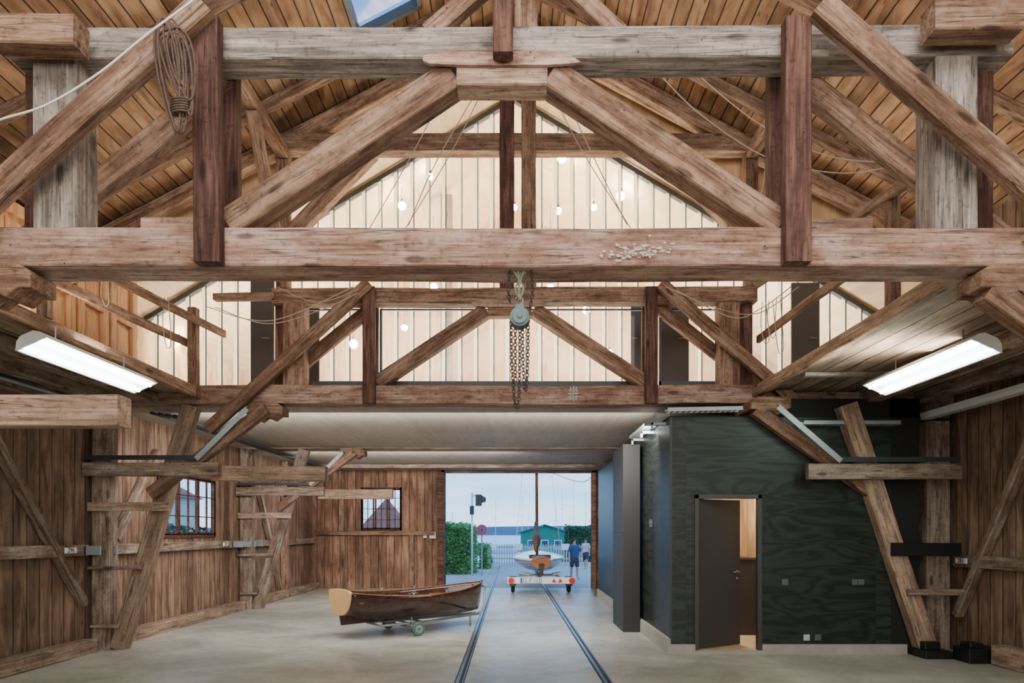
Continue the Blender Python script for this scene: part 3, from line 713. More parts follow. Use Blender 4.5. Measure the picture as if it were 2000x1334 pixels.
# ================================================================ ROPES
def rope(name, pts, r, mat, label, cat='rope', **k):
    m = MB(); m.tube(smooth_pts(pts, 10), r, 6); return m.make(name, mat, label=label, cat=cat, smooth=True, **k)
dr = 4.2
m = MB()
for i in range(10):
    cx = 325+random.uniform(-20, 20); top_ = 45+random.uniform(-12, 25); bot = 228+random.uniform(-45, 45); w = 16+random.uniform(0, 22)
    cx2 = cx+28
    dd = dr+random.uniform(-0.05, 0.05)
    pts = []
    for j in range(20):
        a = 2*math.pi*j/20
        yy = (top_+bot)/2-(bot-top_)/2*math.cos(a); t = (yy-top_)/(bot-top_)
        pts.append(at(cx+(cx2-cx)*t+math.sin(a)*w*(1.15-0.6*t), yy, dd))
    m.tube(pts, 0.0066, 6, closed=True)
for j in range(6):
    m.tube([at(352+18*math.cos(a), 196+j*5+6*math.sin(a), dr+0.07*math.sin(a)) for a in [q*math.pi/6 for q in range(12)]], 0.0066, 6, closed=True)
m.make('rope_coil', 'rope', label='coil of brown rope hung over a truss brace', cat='rope', smooth=True)
rope('white_cable', [at(-60, 262, 3.9), at(0, 234, 3.9), at(90, 205, 3.9), at(190, 145, 3.9), at(290, 65, 3.9), at(375, 2, 3.9), at(420, -40, 3.9)], 0.006, 'cable', 'thin white cable slung across the timbers', 'cable')
for pts in ([at(868, 180, 8.6), at(800, 310, 8.6), at(722, 446, 8.6), at(690, 500, 8.6)], [at(945, 172, 8.7), at(880, 300, 8.7), at(792, 446, 8.7)],
            [at(935, 172, 8.2), at(850, 320, 8.2), at(798, 440, 8.2)], [at(1078, 180, 8.4), at(1140, 300, 8.4), at(1232, 446, 8.4)], [at(1085, 150, 8.0), at(1180, 350, 8.0), at(1225, 440, 8.0)],
            [at(1285, 142, 6.6), at(1370, 225, 6.6), at(1500, 308, 6.8), at(1640, 338, 7.0), at(1755, 322, 7.2)], [at(1350, 135, 6.4), at(1480, 240, 6.6), at(1620, 305, 6.8), at(1760, 318, 7.0)],
            [at(540, 560, 8.8), at(620, 590, 8.8), at(700, 565, 8.8)], [at(420, 600, 8.6), at(520, 632, 8.6), at(620, 608, 8.7), at(700, 572, 8.8)], [at(400, 598, 8.5), at(530, 626, 8.5), at(690, 560, 8.7)],
            [at(1300, 560, 8.7), at(1400, 602, 8.7), at(1480, 612, 8.7), at(1560, 560, 8.0)], [at(1320, 566, 8.3), at(1430, 620, 8.3), at(1490, 600, 8.15), at(1545, 560, 7.8)]):
    rope('hanging_line', pts, 0.006, 'string', 'thin slack rigging line tied between timbers', 'rope')
for px, ya, yb, d in ((1494, 590, 672, 8.5), (1507, 588, 660, 8.5), (1522, 580, 690, 8.5), (205, 548, 598, 7.2), (326, 580, 680, 8.3), (217, 552, 580, 7.6)):
    rope('hanging_line', [at(px-5, ya, d), at(px-8, (ya+yb)/2, d), at(px-2, yb-6, d), at(px+3, yb, d), at(px+8, yb-10, d), at(px+6, (ya+yb)/2, d), at(px+2, ya, d)], 0.005, 'string', 'looped thin cord hanging from the gallery rail', 'rope')

# ================================================================ LOWER HALL — left wall joinery
for y0, y1 in ((7.0, 9.15), (9.7, 14.15), (14.6, 19.4)):
    timber('wall_rail', (WL+0.06, y0, 1.36), (WL+0.06, y1, 1.36), 0.1, 0.15, 'old_timber', label='horizontal timber rail on the plank wall', cat='wall rail', group='wall rails')
    timber('sole_plate', (WL+0.12, y0 if y0 > 8 else 5.5, 0.09), (WL+0.12, y1, 0.09), 0.2, 0.18, 'pale_timber', label='pale timber sole plate along the plank wall', cat='sole plate', group='sole plates')
timber('wall_rail', (WR-0.06, 6.5, 1.22), (WR-0.06, 9.15, 1.22), 0.1, 0.16, 'old_timber', label='horizontal timber rail on the plank wall', cat='wall rail', group='wall rails')
timber('wall_rail', (WL+0.1, DB-0.06, 1.58), (-2.35, DB-0.06, 1.58), 0.08, 0.12, 'brown_timber', label='horizontal timber rail on the plank wall', cat='wall rail', group='wall rails')
timber('sole_plate', (WR-0.12, 5.5, 0.12), (WR-0.12, 8.25, 0.12), 0.2, 0.24, 'pale_timber', label='pale timber sole plate along the plank wall', cat='sole plate', group='sole plates')
for (a, b) in (((WL+0.07, 7.45, 2.75), (WL+0.07, 9.1, 0.65)), ((WL+0.07, 10.95, 2.9), (WL+0.07, 9.8, 1.5)), ((WL+0.07, 15.0, 3.0), (WL+0.07, 16.6, 0.3)), ((WR-0.07, 7.75, 2.75), (WR-0.07, 9.1, 0.5))):
    timber('wall_brace', a, b, 0.1, 0.12, 'old_timber', label='diagonal timber brace on the plank wall', cat='timber brace', group='wall braces')
timber('wall_post', (WL+0.1, 16.9, 0), (WL+0.1, 16.9, 3.36), 0.16, 0.16, 'brown_timber', label='timber post against the plank wall', cat='timber post')
timber('wall_post', (-3.0, DB-0.07, 0), (-3.0, DB-0.07, 1.52), 0.1, 0.14, 'brown_timber', label='timber stud on the plank wall', cat='timber post')
timber('wall_post', (-5.0, DB-0.07, 1.64), (-5.0, DB-0.07, 3.36), 0.1, 0.14, 'brown_timber', label='timber stud on the plank wall', cat='timber post')
timber('wall_plate', (WL+0.12, 5, 3.27), (WL+0.12, 9.2, 3.27), 0.2, 0.16, 'old_timber', label='timber plate at the top of the plank wall', cat='timber beam')
for i in range(4):
    rope('conduit', [(-5.2+i*0.11, 9.7, 3.3-i*0.015), (-5.2+i*0.11, 12, 3.3-i*0.015), (-5.2+i*0.11, 17.5, 3.3-i*0.015)], 0.022, 'dark_steel', 'thin dark conduit running under the ceiling', 'conduit')
rope('conduit', [(-5.6, 5.5, 3.28), (-5.6, 7, 3.28), (-5.6, 9.2, 3.28)], 0.025, 'galv', 'pale conduit running along the wall', 'conduit')
# windows
def window(n, axis, c, u0, u1, z0, z1, cols, rows, lab, matw='red_timber'):
    def B(m, ua, ub, za, zb, t=0.05, o=0.0):
        if axis == 'X': m.box((c-t+o, c+o+0.02), (ua, ub), (za, zb))
        else: m.box((ua, ub), (c-0.02+o, c+t+o), (za, zb))
    m = MB(); B(m, u0, u1, z0-0.02, z0+0.06, 0.05); B(m, u0, u1, z1-0.06, z1, 0.05); B(m, u0, u0+0.06, z0, z1, 0.05); B(m, u1-0.06, u1, z0, z1, 0.05)
    f = m.make('window_%d' % n, matw, kind='structure', label=lab, bev=0.004)
    w = (u1-u0)/cols
    for i in range(cols):
        a = u0+w*i; m = MB()
        B(m, a+0.01, a+0.05, z0+0.04, z1-0.04, 0.02); B(m, a+w-0.05, a+w-0.01, z0+0.04, z1-0.04, 0.02)
        B(m, a, a+w, z0+0.04, z0+0.08, 0.02); B(m, a, a+w, z1-0.08, z1-0.04, 0.02)
        for r in range(1, rows):
            zz = z0+(z1-z0)*r/rows; B(m, a, a+w, zz-0.009, zz+0.009, 0.005)
        B(m, a+w/2-0.01, a+w/2+0.01, z0, z1, 0.01)
        m.make('sash', matw, parent=f)
    m = MB()
    if axis == 'X': m.add([(c-0.02, u0, z0), (c-0.02, u1, z0), (c-0.02, u1, z1), (c-0.02, u0, z1)], [(0, 1, 2, 3)])
    else: m.add([(u0, c+0.02, z0), (u1, c+0.02, z0), (u1, c+0.02, z1), (u0, c+0.02, z1)], [(0, 1, 2, 3)])
    m.make('pane', 'clear_glass', parent=f)
window(2, 'X', WL, wl_win[0], wl_win[1], wl_win[2], wl_win[3], 3, 3, 'three-part mullioned wooden window', 'red_timber')
window(3, 'Y', DB, bwin[0], bwin[1], bwin[2], bwin[3], 3, 4, 'three-part mullioned wooden window')

def text_mesh(txt, size, loc, rot, mat, parent=None, name='lettering', ext=0.0015, align='CENTER'):
    cu = bpy.data.curves.new(name, 'FONT'); cu.body = txt; cu.size = size; cu.extrude = ext; cu.align_x = align; cu.align_y = 'CENTER'
    t = bpy.data.objects.new('tmp', cu); COL.objects.link(t); bpy.context.view_layer.update()
    me = bpy.data.meshes.new_from_object(t.evaluated_get(bpy.context.evaluated_depsgraph_get()))
    COL.objects.unlink(t); bpy.data.objects.remove(t)
    me.materials.clear(); me.materials.append(M[mat])
    ob = bpy.data.objects.new(name, me); COL.objects.link(ob)
    ob.matrix_world = Matrix.Translation(Vector(loc))@rot.to_4x4()
    if parent is not None: ob.parent = parent; ob.matrix_parent_inverse = Matrix.Translation(parent.location).inverted()
    return ob
RF = Matrix.Rotation(math.radians(90), 3, 'X')
RPX = Matrix.Rotation(math.radians(90), 3, 'Z')@RF
RNX = Matrix.Rotation(math.radians(-90), 3, 'Z')@RF
for txt, y, side in (('296', 8.75, -1), ('289', 13.4, -1), ('288', 15.1, -1), ('281', 8.95, 1)):
    x = (WL+0.12) if side < 0 else (WR-0.12); z = 1.37 if side < 0 else 1.23
    m = MB(); xa = (x, x+0.012) if side < 0 else (x-0.012, x)
    m.box(xa, (y-0.115, y+0.115), (z-0.036, z+0.036)); pl = m.make('number_plate', 'white', label='small white berth number plate reading '+txt, cat='number plate', bev=0.003)
    text_mesh(txt, 0.09, (x+0.013 if side < 0 else x-0.013, y, z), RPX if side < 0 else RNX, 'black', pl)
for y in (9.25, 14.62, 13.95):
    m = MB(); m.box((WL+0.11, WL+0.13), (y-0.2, y+0.2), (1.3, 1.42)); m.box((WL+0.11, WL+0.32), (y-0.2, y-0.17), (1.3, 1.42)); m.box((WL+0.11, WL+0.32), (y+0.17, y+0.2), (1.3, 1.42))
    m.make('steel_bracket', 'galv', label='galvanised steel bracket on the wall rail', cat='bracket', bev=0.003)
m = MB(); p = at(838, 1046, DB); m.box((p.x-0.16, p.x-0.06), (DB-0.05, DB), (p.z-0.07, p.z+0.07)); m.box((p.x-0.14, p.x-0.08), (DB-0.06, DB-0.05), (p.z-0.03, p.z+0.03)); m.make('light_switch', 'outlet', label='grey switch box on the plank wall', cat='switch', bev=0.004)
m = MB(); m.box((p.x+0.02, p.x+0.2), (DB-0.07, DB), (p.z-0.08, p.z+0.1)); m.box((p.x+0.05, p.x+0.17), (DB-0.08, DB-0.07), (p.z-0.02, p.z+0.06)); m.make('fuse_box', 'outlet', label='grey control box on the plank wall', cat='control box', bev=0.004)
# gate frame
m = MB(); m.box((-2.17, -2.05), (DB-0.08, DB+0.14), (0, 3.37)); m.box((2.12, 2.25), (DB-0.08, DB+0.14), (0, 3.37)); m.box((-2.17, 2.25), (DB-0.08, DB+0.14), (3.3, 3.37)); m.make('trim_2', 'brown_timber', kind='structure', bev=0.01, label='timber frame of the open boat gate')
m = MB(); m.box((-2.24, -2.06), (19.2, 19.38), (0.05, 3.3)); m.make('trim_3', 'red_timber', kind='structure', bev=0.01, label='edge of the slid-back gate leaf')
timber('gate_post', (2.25, 17.3, 0.14), (2.25, 17.3, 3.36), 0.16, 0.14, 'red_timber', label='dark timber post beside the boat gate', cat='timber post')
m = MB(); m.box((1.95, 2.4), (17.15, 17.45), (0, 0.14)); m.make('post_block', 'old_timber', label='timber block under the gate post', cat='block', bev=0.015)
timber('ceiling_beam', (WL+0.1, 17.6, 3.31), (2.0, 17.6, 3.31), 0.1, 0.1, 'old_timber', label='slim timber beam under the plywood ceiling', cat='timber beam')

# ================================================================ DARK BOX
BY = 9.0; BX = X(1310, BY)
def bx(px): return X(px, BY)
def bz(py): return Z(py, BY)
dzt = bz(966); dx0, dx1 = bx(1356), bx(1487); xr = bx(1798)
top = bz(815)
m = MB()
m.prism([(BX, 0), (dx0, 0), (dx0, top), (BX, top)], BY, BY+0.03)
m.prism([(dx0, dzt), (dx1, dzt), (dx1, top), (dx0, top)], BY, BY+0.03)
m.prism([(dx1, 0), (bx(1740), 0), (bx(1740), top), (dx1, top)], BY, BY+0.03)
m.make('wall_box_front', 'dark_ply_front', origin='world', kind='structure')
m = MB(); m.box((bx(1740), xr), (BY+0.03, BY+0.06), (0, top+0.25)); m.box((bx(1480), xr), (BY+0.03, BY+0.06), (top, top+0.25)); m.make('wall_box_return', 'black_ply', origin='world', kind='structure')
m = MB(); m.box((BX, BX+0.03), (BY+0.03, 17.0), (0, top)); m.make('wall_box_left', 'dark_ply_side', origin='world', kind='structure')
m = MB(); m.box((BX, xr), (BY+0.06, 9.25), (top, top+0.03)); m.box((BX, 5.9), (9.25, 17), (top, top+0.03)); m.make('ceiling_box', 'black_ply', origin='world', kind='structure')
m = MB(); m.box((xr, WR), (9.58, 9.63), (0, 3.34)); m.make('wall_box_recess', 'black_ply', origin='world', kind='structure')
m = MB(); m.box((BX, 2.4), (17.0, 17.03), (0, top)); m.make('wall_box_back', 'black_ply', origin='world', kind='structure')
# closet interior
m = MB(); m.box((3.62, 3.65), (BY+0.03, 11.0), (0.03, 2.6)); m.make('wall_closet_side', 'ply_side', origin='world', kind='structure')
m = MB(); m.box((BX+0.03, 4.4), (11.0, 11.03), (0.03, 2.6)); m.make('wall_closet_back', 'ply_room', origin='world', kind='structure')
m = MB(); m.box((BX+0.03, 4.4), (BY+0.03, 11.0), (2.6, 2.63)); m.make('ceiling_closet', 'ply_slope', origin='world', kind='structure')
m = MB(); m.box((BX+0.03, 3.62), (BY+0.03, 11.0), (0.0, 0.05)); m.make('floor_closet', 'ply_slope', origin='world', kind='structure')
m = MB(); m.box((3.3, 3.6), (10.3, 10.9), (0.05, 1.18)); m.box((3.28, 3.6), (10.28, 10.92), (1.18, 1.22)); m.make('closet_cabinet', 'grey_door', label='dark low cabinet inside the lit closet', cat='cabinet', bev=0.006)
# baseboards
m = MB(); m.box((BX-0.05, dx0), (BY-0.05, BY), (0, 0.13)); m.box((dx1, bx(1768)), (BY-0.05, BY), (0, 0.13)); m.box((dx0, dx1), (BY-0.05, BY), (0, 0.05)); m.make('baseboard_front', 'base', origin='world', kind='structure')
m = MB(); m.box((BX-0.05, BX), (BY, 16.9), (0, 0.2)); m.make('baseboard_left', 'base', origin='world', kind='structure')
m = MB(); m.box((BX-0.015, BX+0.015), (BY-0.015, BY+0.015), (0.2, top)); m.make('trim_4', 'dark_steel', origin='world', kind='structure')
# door
m = MB(); fw = 0.055
m.box((dx0, dx0+fw), (BY-0.03, BY+0.06), (0.05, dzt)); m.box((dx1-fw, dx1), (BY-0.03, BY+0.06), (0.05, dzt)); m.box((dx0, dx1), (BY-0.03, BY+0.06), (dzt-fw, dzt))
dfr = m.make('door_1', 'grey_door', kind='structure', bev=0.004, label='dark grey door standing ajar in the dark plywood box')
hinge = Vector((dx0+fw, BY+0.03, 0)); lw = dx1-dx0-2*fw; rot = Matrix.Rotation(math.radians(30), 3, 'Z')
m = MB(); m.box((hinge.x, hinge.x+lw), (hinge.y-0.02, hinge.y+0.02), (0.06, dzt-fw), rot, hinge); m.make('leaf', 'grey_door', parent=dfr, bev=0.003)
m = MB()
def hp(a, b, z): return hinge+rot@Vector((a, b, 0))+Vector((0, 0, z))
m.tube([hp(lw-0.06, -0.02, 1.06), hp(lw-0.06, -0.07, 1.06), hp(lw-0.18, -0.07, 1.06)], 0.011, 8); m.cyl(hp(lw-0.06, -0.02, 1.06), hp(lw-0.06, -0.03, 1.06), 0.026, 16); m.cyl(hp(lw-0.06, -0.02, 0.97), hp(lw-0.06, -0.03, 0.97), 0.022, 16)
m.make('handle', 'steel', parent=dfr, smooth=True)
# grey metal pilaster
m = MB(); m.box((1.7, BX-0.052), (10.95, 12.1), (0, top-0.1)); m.box((1.695, 1.705), (10.94, 12.11), (1.6, 1.62)); m.make('metal_cabinet', 'grey_panel', label='tall dark grey sheet-metal duct casing beside the dark box', cat='duct casing', bev=0.006)
def plate(px, py, mat, lab, n=1, s=0.08):
    for i in range(n):
        x = bx(px)+i*0.085; z = bz(py)
        m = MB(); m.box((x-s/2, x+s/2), (BY-0.012, BY), (z-s/2, z+s/2)); m.box((x-s/3, x+s/3), (BY-0.02, BY-0.012), (z-s/3, z+s/3)); m.cyl((x, BY-0.024, z), (x, BY-0.018, z), s/5, 12)
        m.make('wall_socket' if n > 1 or py > 1200 else 'light_switch', mat, label=lab, cat='socket' if n > 1 or py > 1200 else 'switch', bev=0.002)
plate(1533, 1137, 'outlet_grey', 'grey light switch beside the dark door'); plate(1669, 1137, 'outlet_grey', 'grey wall socket on the dark plywood', 2, 0.075)
plate(1575, 1245, 'outlet', 'white wall socket low on the dark plywood'); plate(1597, 1245, 'outlet_grey', 'grey wall socket low on the dark plywood')
m = MB(); m.box((BX-0.03, BX), (10.2, 10.3), (1.68, 1.8)); m.cyl((BX-0.04, 10.25, 1.74), (BX-0.03, 10.25, 1.74), 0.02); m.make('light_switch', 'outlet_grey', label='small grey switch on the dark side wall', cat='switch', bev=0.003)
def tray(p0, p1, w, lab, mat='galv'):
    p0 = Vector(p0); p1 = Vector(p1); t = (p1-p0); L = t.length; t.normalize(); s = t.cross(Vector((0, 0, 1))).normalized()
    m = MB()
    for a in (-1, 1): m.bar(p0+s*(a*w/2)+Vector((0, 0, 0.02)), p1+s*(a*w/2)+Vector((0, 0, 0.02)), 0.006, 0.05)
    n = int(L/0.07)
    for i in range(n+1): m.bar(p0+t*(L*i/n)-s*(w/2), p0+t*(L*i/n)+s*(w/2), 0.03, 0.004)
    return m.make('cable_tray', mat, label=lab, cat='cable tray')
tray((BX-0.08, 8.9, top+0.05), (bx(1442), 8.9, top+0.07), 0.16, 'perforated galvanised cable tray on top of the dark box')
tray((BX-0.1, 9.0, top+0.02), (BX-0.1, 11.2, top+0.02), 0.16, 'perforated galvanised cable tray along the box edge')
tray((bx(1560), 8.9, bz(832)), (bx(1745), 8.9, bz(832)), 0.14, 'perforated galvanised cable tray above the dark wall')
for y in (9.3, 10.1, 10.9):
    m = MB(); m.box((BX-0.2, BX), (y-0.02, y+0.02), (top-0.06, top-0.02)); m.box((BX-0.2, BX-0.17), (y-0.02, y+0.02), (top-0.12, top-0.02)); m.make('tray_bracket', 'galv', label='small galvanised tray bracket on the dark wall', cat='bracket', bev=0.003)
m = MB(); m.bar((5.5, 9.2, 3.14), (5.5, 6.5, 3.14), 0.12, 0.05); m.bar((5.44, 9.2, 3.18), (5.44, 6.5, 3.18), 0.02, 0.05); m.bar((5.56, 9.2, 3.18), (5.56, 6.5, 3.18), 0.02, 0.05); m.make('cable_duct', 'alu_white', label='pale metal cable duct along the wall', cat='cable duct')

# ================================================================ RAILS
for xa, sl in ((-0.62, -0.009), (0.96, -0.012)):
    m = MB(); y0, y1 = 5.0, 32.5
    for off, w, h in ((-0.016, 0.036, 0.012), (0.04, 0.012, 0.010)):
        vs = [(xa+sl*(y-7.25)+off+a, y, z) for y in (y0, y1) for a in (-w/2, w/2) for z in (0.001, h)]
        m.add(vs, [(0, 1, 3, 2), (4, 6, 7, 5), (0, 4, 5, 1), (2, 3, 7, 6), (0, 2, 6, 4), (1, 5, 7, 3)])
    rr_ = m.make('track_rail', 'steel', label='steel slipway rail set flush in the concrete floor', cat='rail', group='slipway rails')
    m = MB(); vs = [(xa+sl*(y-7.25)+a, y, z) for y in (y0, y1) for a in (-0.05, 0.055) for z in (0.0005, 0.004)]
    m.add(vs, [(0, 1, 3, 2), (4, 6, 7, 5), (0, 4, 5, 1), (2, 3, 7, 6), (0, 2, 6, 4), (1, 5, 7, 3)]); m.make('rail_groove', 'black', parent=rr_)

# ================================================================ ROWING DINGHY
ang = math.radians(38); ax = Vector((math.cos(ang), math.sin(ang), 0)); ay = Vector((math.sin(ang), -math.cos(ang), 0))
B0 = Vector((-2.66, 10.3, 0)); BL = 2.5
def bp_(t, y, z): return B0+ax*(t*BL)+ay*y+Vector((0, 0, z))
def hb(t): return 0.48*(0.80+0.34*math.sin(min(t/0.5, 1)*math.pi/2)) * (1 if t < 0.5 else max(0.02, math.cos((t-0.5)/0.5*math.pi/2)**0.66))
def sheer(t): return 0.63+0.10*(2*t-0.9)**2
def keel(t): return 0.25+0.07*max(0, (t-0.7)/0.3)**2 - 0.02*t + (0.10*(1-t/0.3)**1.5 if t < 0.3 else 0)
def section(t, u):
    a = u*math.pi/2; y = hb(t)*(math.sin(a)**0.85); z = keel(t)+(sheer(t)-keel(t))*(1-math.cos(a))**0.95
    return y, z
dg = empty('rowing_dinghy', (B0+ax*BL/2+Vector((0, 0, 0.22))), 'varnished dark mahogany rowing dinghy with pale transom', 'rowing boat')
m = MB(); NS, NU = 34, 12
for side in (-1, 1):
    vs = []; fs = []
    for i in range(NS+1):
        t = i/NS
        for k in range(NU+1):
            y, z = section(t, k/NU); tt = t+0.035*(k/NU)*(t**6)
            vs.append(bp_(tt, side*y, z))
    for i in range(NS):
        for k in range(NU): a = i*(NU+1)+k; fs.append((a, a+1, a+NU+2, a+NU+1))
    m.add(vs, fs)
hull = m.make('hull', 'mahogany', parent=dg, smooth=True)
md = hull.modifiers.new('s', 'SOLIDIFY'); md.thickness = 0.018; md.offset = 0
m = MB(); pts = [section(0, k/12) for k in range(13)]
outl = [(-y, z) for y, z in reversed(pts)]+[(y, z) for y, z in pts[1:]]
crown = [(hb(0)*math.cos(a)*1.0, sheer(0)+0.035*math.sin(a)) for a in [j*math.pi/8 for j in range(1, 8)]]
outl = outl+crown; n = len(outl)
vs = [bp_(-0.012, a, b) for a, b in outl]+[bp_(0.004, a, b) for a, b in outl]
m.add(vs, [tuple(range(n)), tuple(range(2*n-1, n-1, -1))]+[(i, i+n, (i+1) % n+n, (i+1) % n) for i in range(n)])
m.make('transom', 'pale_ply', parent=dg, label='pale varnished shield-shaped transom')
for side in (-1, 1):
    m = MB(); m.tube([bp_(i/24+0.035*(i/24)**6, side*(hb(i/24)+0.006), sheer(i/24)) for i in range(25)], 0.009, 6); m.make('gunwale', 'teak', parent=dg, smooth=True)
m = MB()
P = [bp_(t, 0, keel(t)-0.012) for t in [i/20 for i in range(21)]]; m.tube(P+[bp_(1.015, 0, 0.45), bp_(1.04, 0, sheer(1)+0.02)], 0.014, 6)
m.make('keel', 'mahogany', parent=dg, smooth=True)
m = MB(); sk_ = [bp_(-0.01, 0, 0.36), bp_(-0.0, 0, 0.2), bp_(0.35, 0, 0.215), bp_(0.35, 0, 0.25)]
vs = [p+ay*0.012 for p in sk_]+[p-ay*0.012 for p in sk_]; m.add(vs, [(0, 1, 2, 3), (7, 6, 5, 4), (0, 4, 5, 1), (1, 5, 6, 2), (2, 6, 7, 3), (3, 7, 4, 0)]); m.make('skeg', 'mahogany', parent=dg)
for t, w in ((0.1, 0.28), (0.45, 0.2), (0.75, 0.2)):
    hw = hb(t)*0.93; m = MB(); vs = [bp_(t+da*w/BL/2, s*hw, 0.54+dz) for da in (-1, 1) for s in (-1, 1) for dz in (0, 0.022)]
    m.add(vs, [(0, 1, 3, 2), (4, 6, 7, 5), (0, 4, 5, 1), (2, 3, 7, 6), (0, 2, 6, 4), (1, 5, 7, 3)]); m.make('thwart', 'teak', parent=dg, bev=0.004)
for t in (0.38, 0.62):
    for s in (-1, 1):
        m = MB(); c = bp_(t, s*hb(t), sheer(t)); m.cyl(c, c+Vector((0, 0, 0.03)), 0.008, 8); m.tube([c+Vector((0.02*math.cos(a), 0, 0.05+0.02*math.sin(a))) for a in [math.pi*(0.85+1.3*j/8) for j in range(9)]], 0.005, 6); m.make('rowlock', 'galv', parent=dg, smooth=True)
tg = empty('boat_trolley', bp_(0.5, 0, 0), 'galvanised hand trolley with small grey wheels under the dinghy', 'boat trolley')
m = MB()
for s in (-1, 1): m.tube([bp_(0.22, s*0.25, 0.17), bp_(0.55, s*0.22, 0.17), bp_(1.0, s*0.05, 0.2)], 0.02, 8)
for t in (0.22, 0.32, 0.42, 0.52): m.tube([bp_(t, -0.26, 0.17), bp_(t, 0.26, 0.17)], 0.016, 8)
m.tube([bp_(0.42, -0.5, 0.11), bp_(0.42, 0.5, 0.11)], 0.016, 8)
for s in (-1, 1): m.bar(bp_(0.42, s*0.3, 0.11), bp_(0.42, s*0.25, 0.17), 0.03, 0.03); m.tube([bp_(0.42, s*0.25, 0.17), bp_(0.42, s*0.3, 0.27)], 0.012, 6)
m.tube([bp_(1.0, 0, 0.2), bp_(1.055, 0, 0.26), bp_(1.065, 0, 0.68)], 0.018, 8); m.tube([bp_(1.065, -0.1, 0.66), bp_(1.065, 0.1, 0.66)], 0.015, 8); m.tube([bp_(0.94, 0, 0.2), bp_(0.94, 0, 0.0)], 0.014, 8)
m.make('frame', 'galv', parent=tg, smooth=True)
for s in (-1, 1):
    c = bp_(0.42, s*0.5, 0.11)
    m = MB(); m.tube([c+ax*(math.cos(a)*0.085)+Vector((0, 0, math.sin(a)*0.085)) for a in [j*math.pi/12 for j in range(24)]], 0.026, 8, closed=True)
    m.cur = 1; m.cyl(c-ay*0.02, c+ay*0.02, 0.065, 20); m.cur = 0; m.cyl(c-ay*0.035, c+ay*0.035, 0.02, 12)
    m.make('wheel', ['teal', 'galv'], parent=tg, smooth=False)

# ================================================================ SAILBOAT + TRAILER
sx = X(1057, 17.8)
tr = empty('boat_trailer', (sx, 18.6, 0), 'galvanised boat trailer with white light board and red lamps', 'trailer')
ty_ = 17.5; zb = Z(1134, ty_)
m = MB(); m.box((sx-0.88, sx+0.88), (ty_, ty_+0.03), (zb-0.085, zb+0.085)); lb = m.make('light_board', 'white', parent=tr, bev=0.01)
m = MB()
m.box((sx-0.78, sx+0.78), (17.95, 18.03), (0.28, 0.34)); m.box((sx-0.05, sx+0.05), (17.6, 23.5), (0.3, 0.38)); m.box((sx-0.6, sx-0.53), (17.6, 20.5), (0.3, 0.36)); m.box((sx+0.53, sx+0.6), (17.6, 20.5), (0.3, 0.36)); m.box((sx-0.6, sx+0.6), (20.4, 20.5), (0.3, 0.36))
for s in (-1, 1): m.bar((sx+s*0.5, 18.0, 0.33), (sx+s*0.42, 18.0, 0.5), 0.05, 0.05); m.bar((sx+s*0.3, 18.0, 0.5), (sx+s*0.52, 18.0, 0.54), 0.4, 0.04)
m.make('chassis', 'galv', parent=tr, bev=0.004)
for s in (-1, 1):
    c = Vector((sx+s*0.74, 18.15, 0.2))
    m = MB(); m.tube([c+Vector((0, math.cos(a)*0.15, math.sin(a)*0.15)) for a in [j*math.pi/12 for j in range(24)]], 0.052, 8, closed=True)
    m.cur = 1; m.cyl(c-Vector((0.04, 0, 0)), c+Vector((0.04, 0, 0)), 0.11, 20); m.make('wheel', ['tyre', 'galv'], parent=tr)
    m = MB(); cc = Vector((sx+s*0.74, 18.15, 0.2)); m.add([cc+Vector((dx, math.cos(a)*0.24, math.sin(a)*0.24)) for a in [math.pi*j/10 for j in range(11)] for dx in (-0.09, 0.09)], [(2*j, 2*j+1, 2*j+3, 2*j+2) for j in range(10)])
    g_ = m.make('mudguard', 'dark_steel', parent=tr); q = g_.modifiers.new('s', 'SOLIDIFY'); q.thickness = 0.008
    m = MB(); c = Vector((sx+s*0.78, ty_, zb)); m.cyl(c, c-Vector((0, 0.04, 0)), 0.078, 20); m.make('tail_lamp', 'red', parent=tr, bev=0.005)
px0 = X(1037, ty_)
m = MB(); m.box((px0-0.26, px0+0.26), (ty_-0.012, ty_), (zb-0.065, zb+0.065)); m.cur = 1
for a, b, c, e in ((-0.27, 0.27, 0.062, 0.07), (-0.27, 0.27, -0.07, -0.062), (-0.27, -0.262, -0.07, 0.07), (0.262, 0.27, -0.07, 0.07)): m.box((px0+a, px0+b), (ty_-0.016, ty_-0.008), (zb+c, zb+e))
lp = m.make('licence_plate', ['white', 'black'], parent=tr)
m = MB(); m.box((px0-0.26, px0-0.225), (ty_-0.014, ty_-0.012), (zb-0.06, zb+0.06)); q = m.make('country_strip', 'blue', parent=lp)
text_mesh('LL P 112', 0.13, (px0+0.02, ty_-0.016, zb), RF, 'black', lp, ext=0.003)
m = MB(); a = X(1082, ty_)
for q in (a, a+0.16): m.prism([(q-0.06, zb-0.045), (q+0.06, zb-0.045), (q, zb+0.055)], ty_-0.012, ty_)
m.make('reflector', 'red', parent=tr)

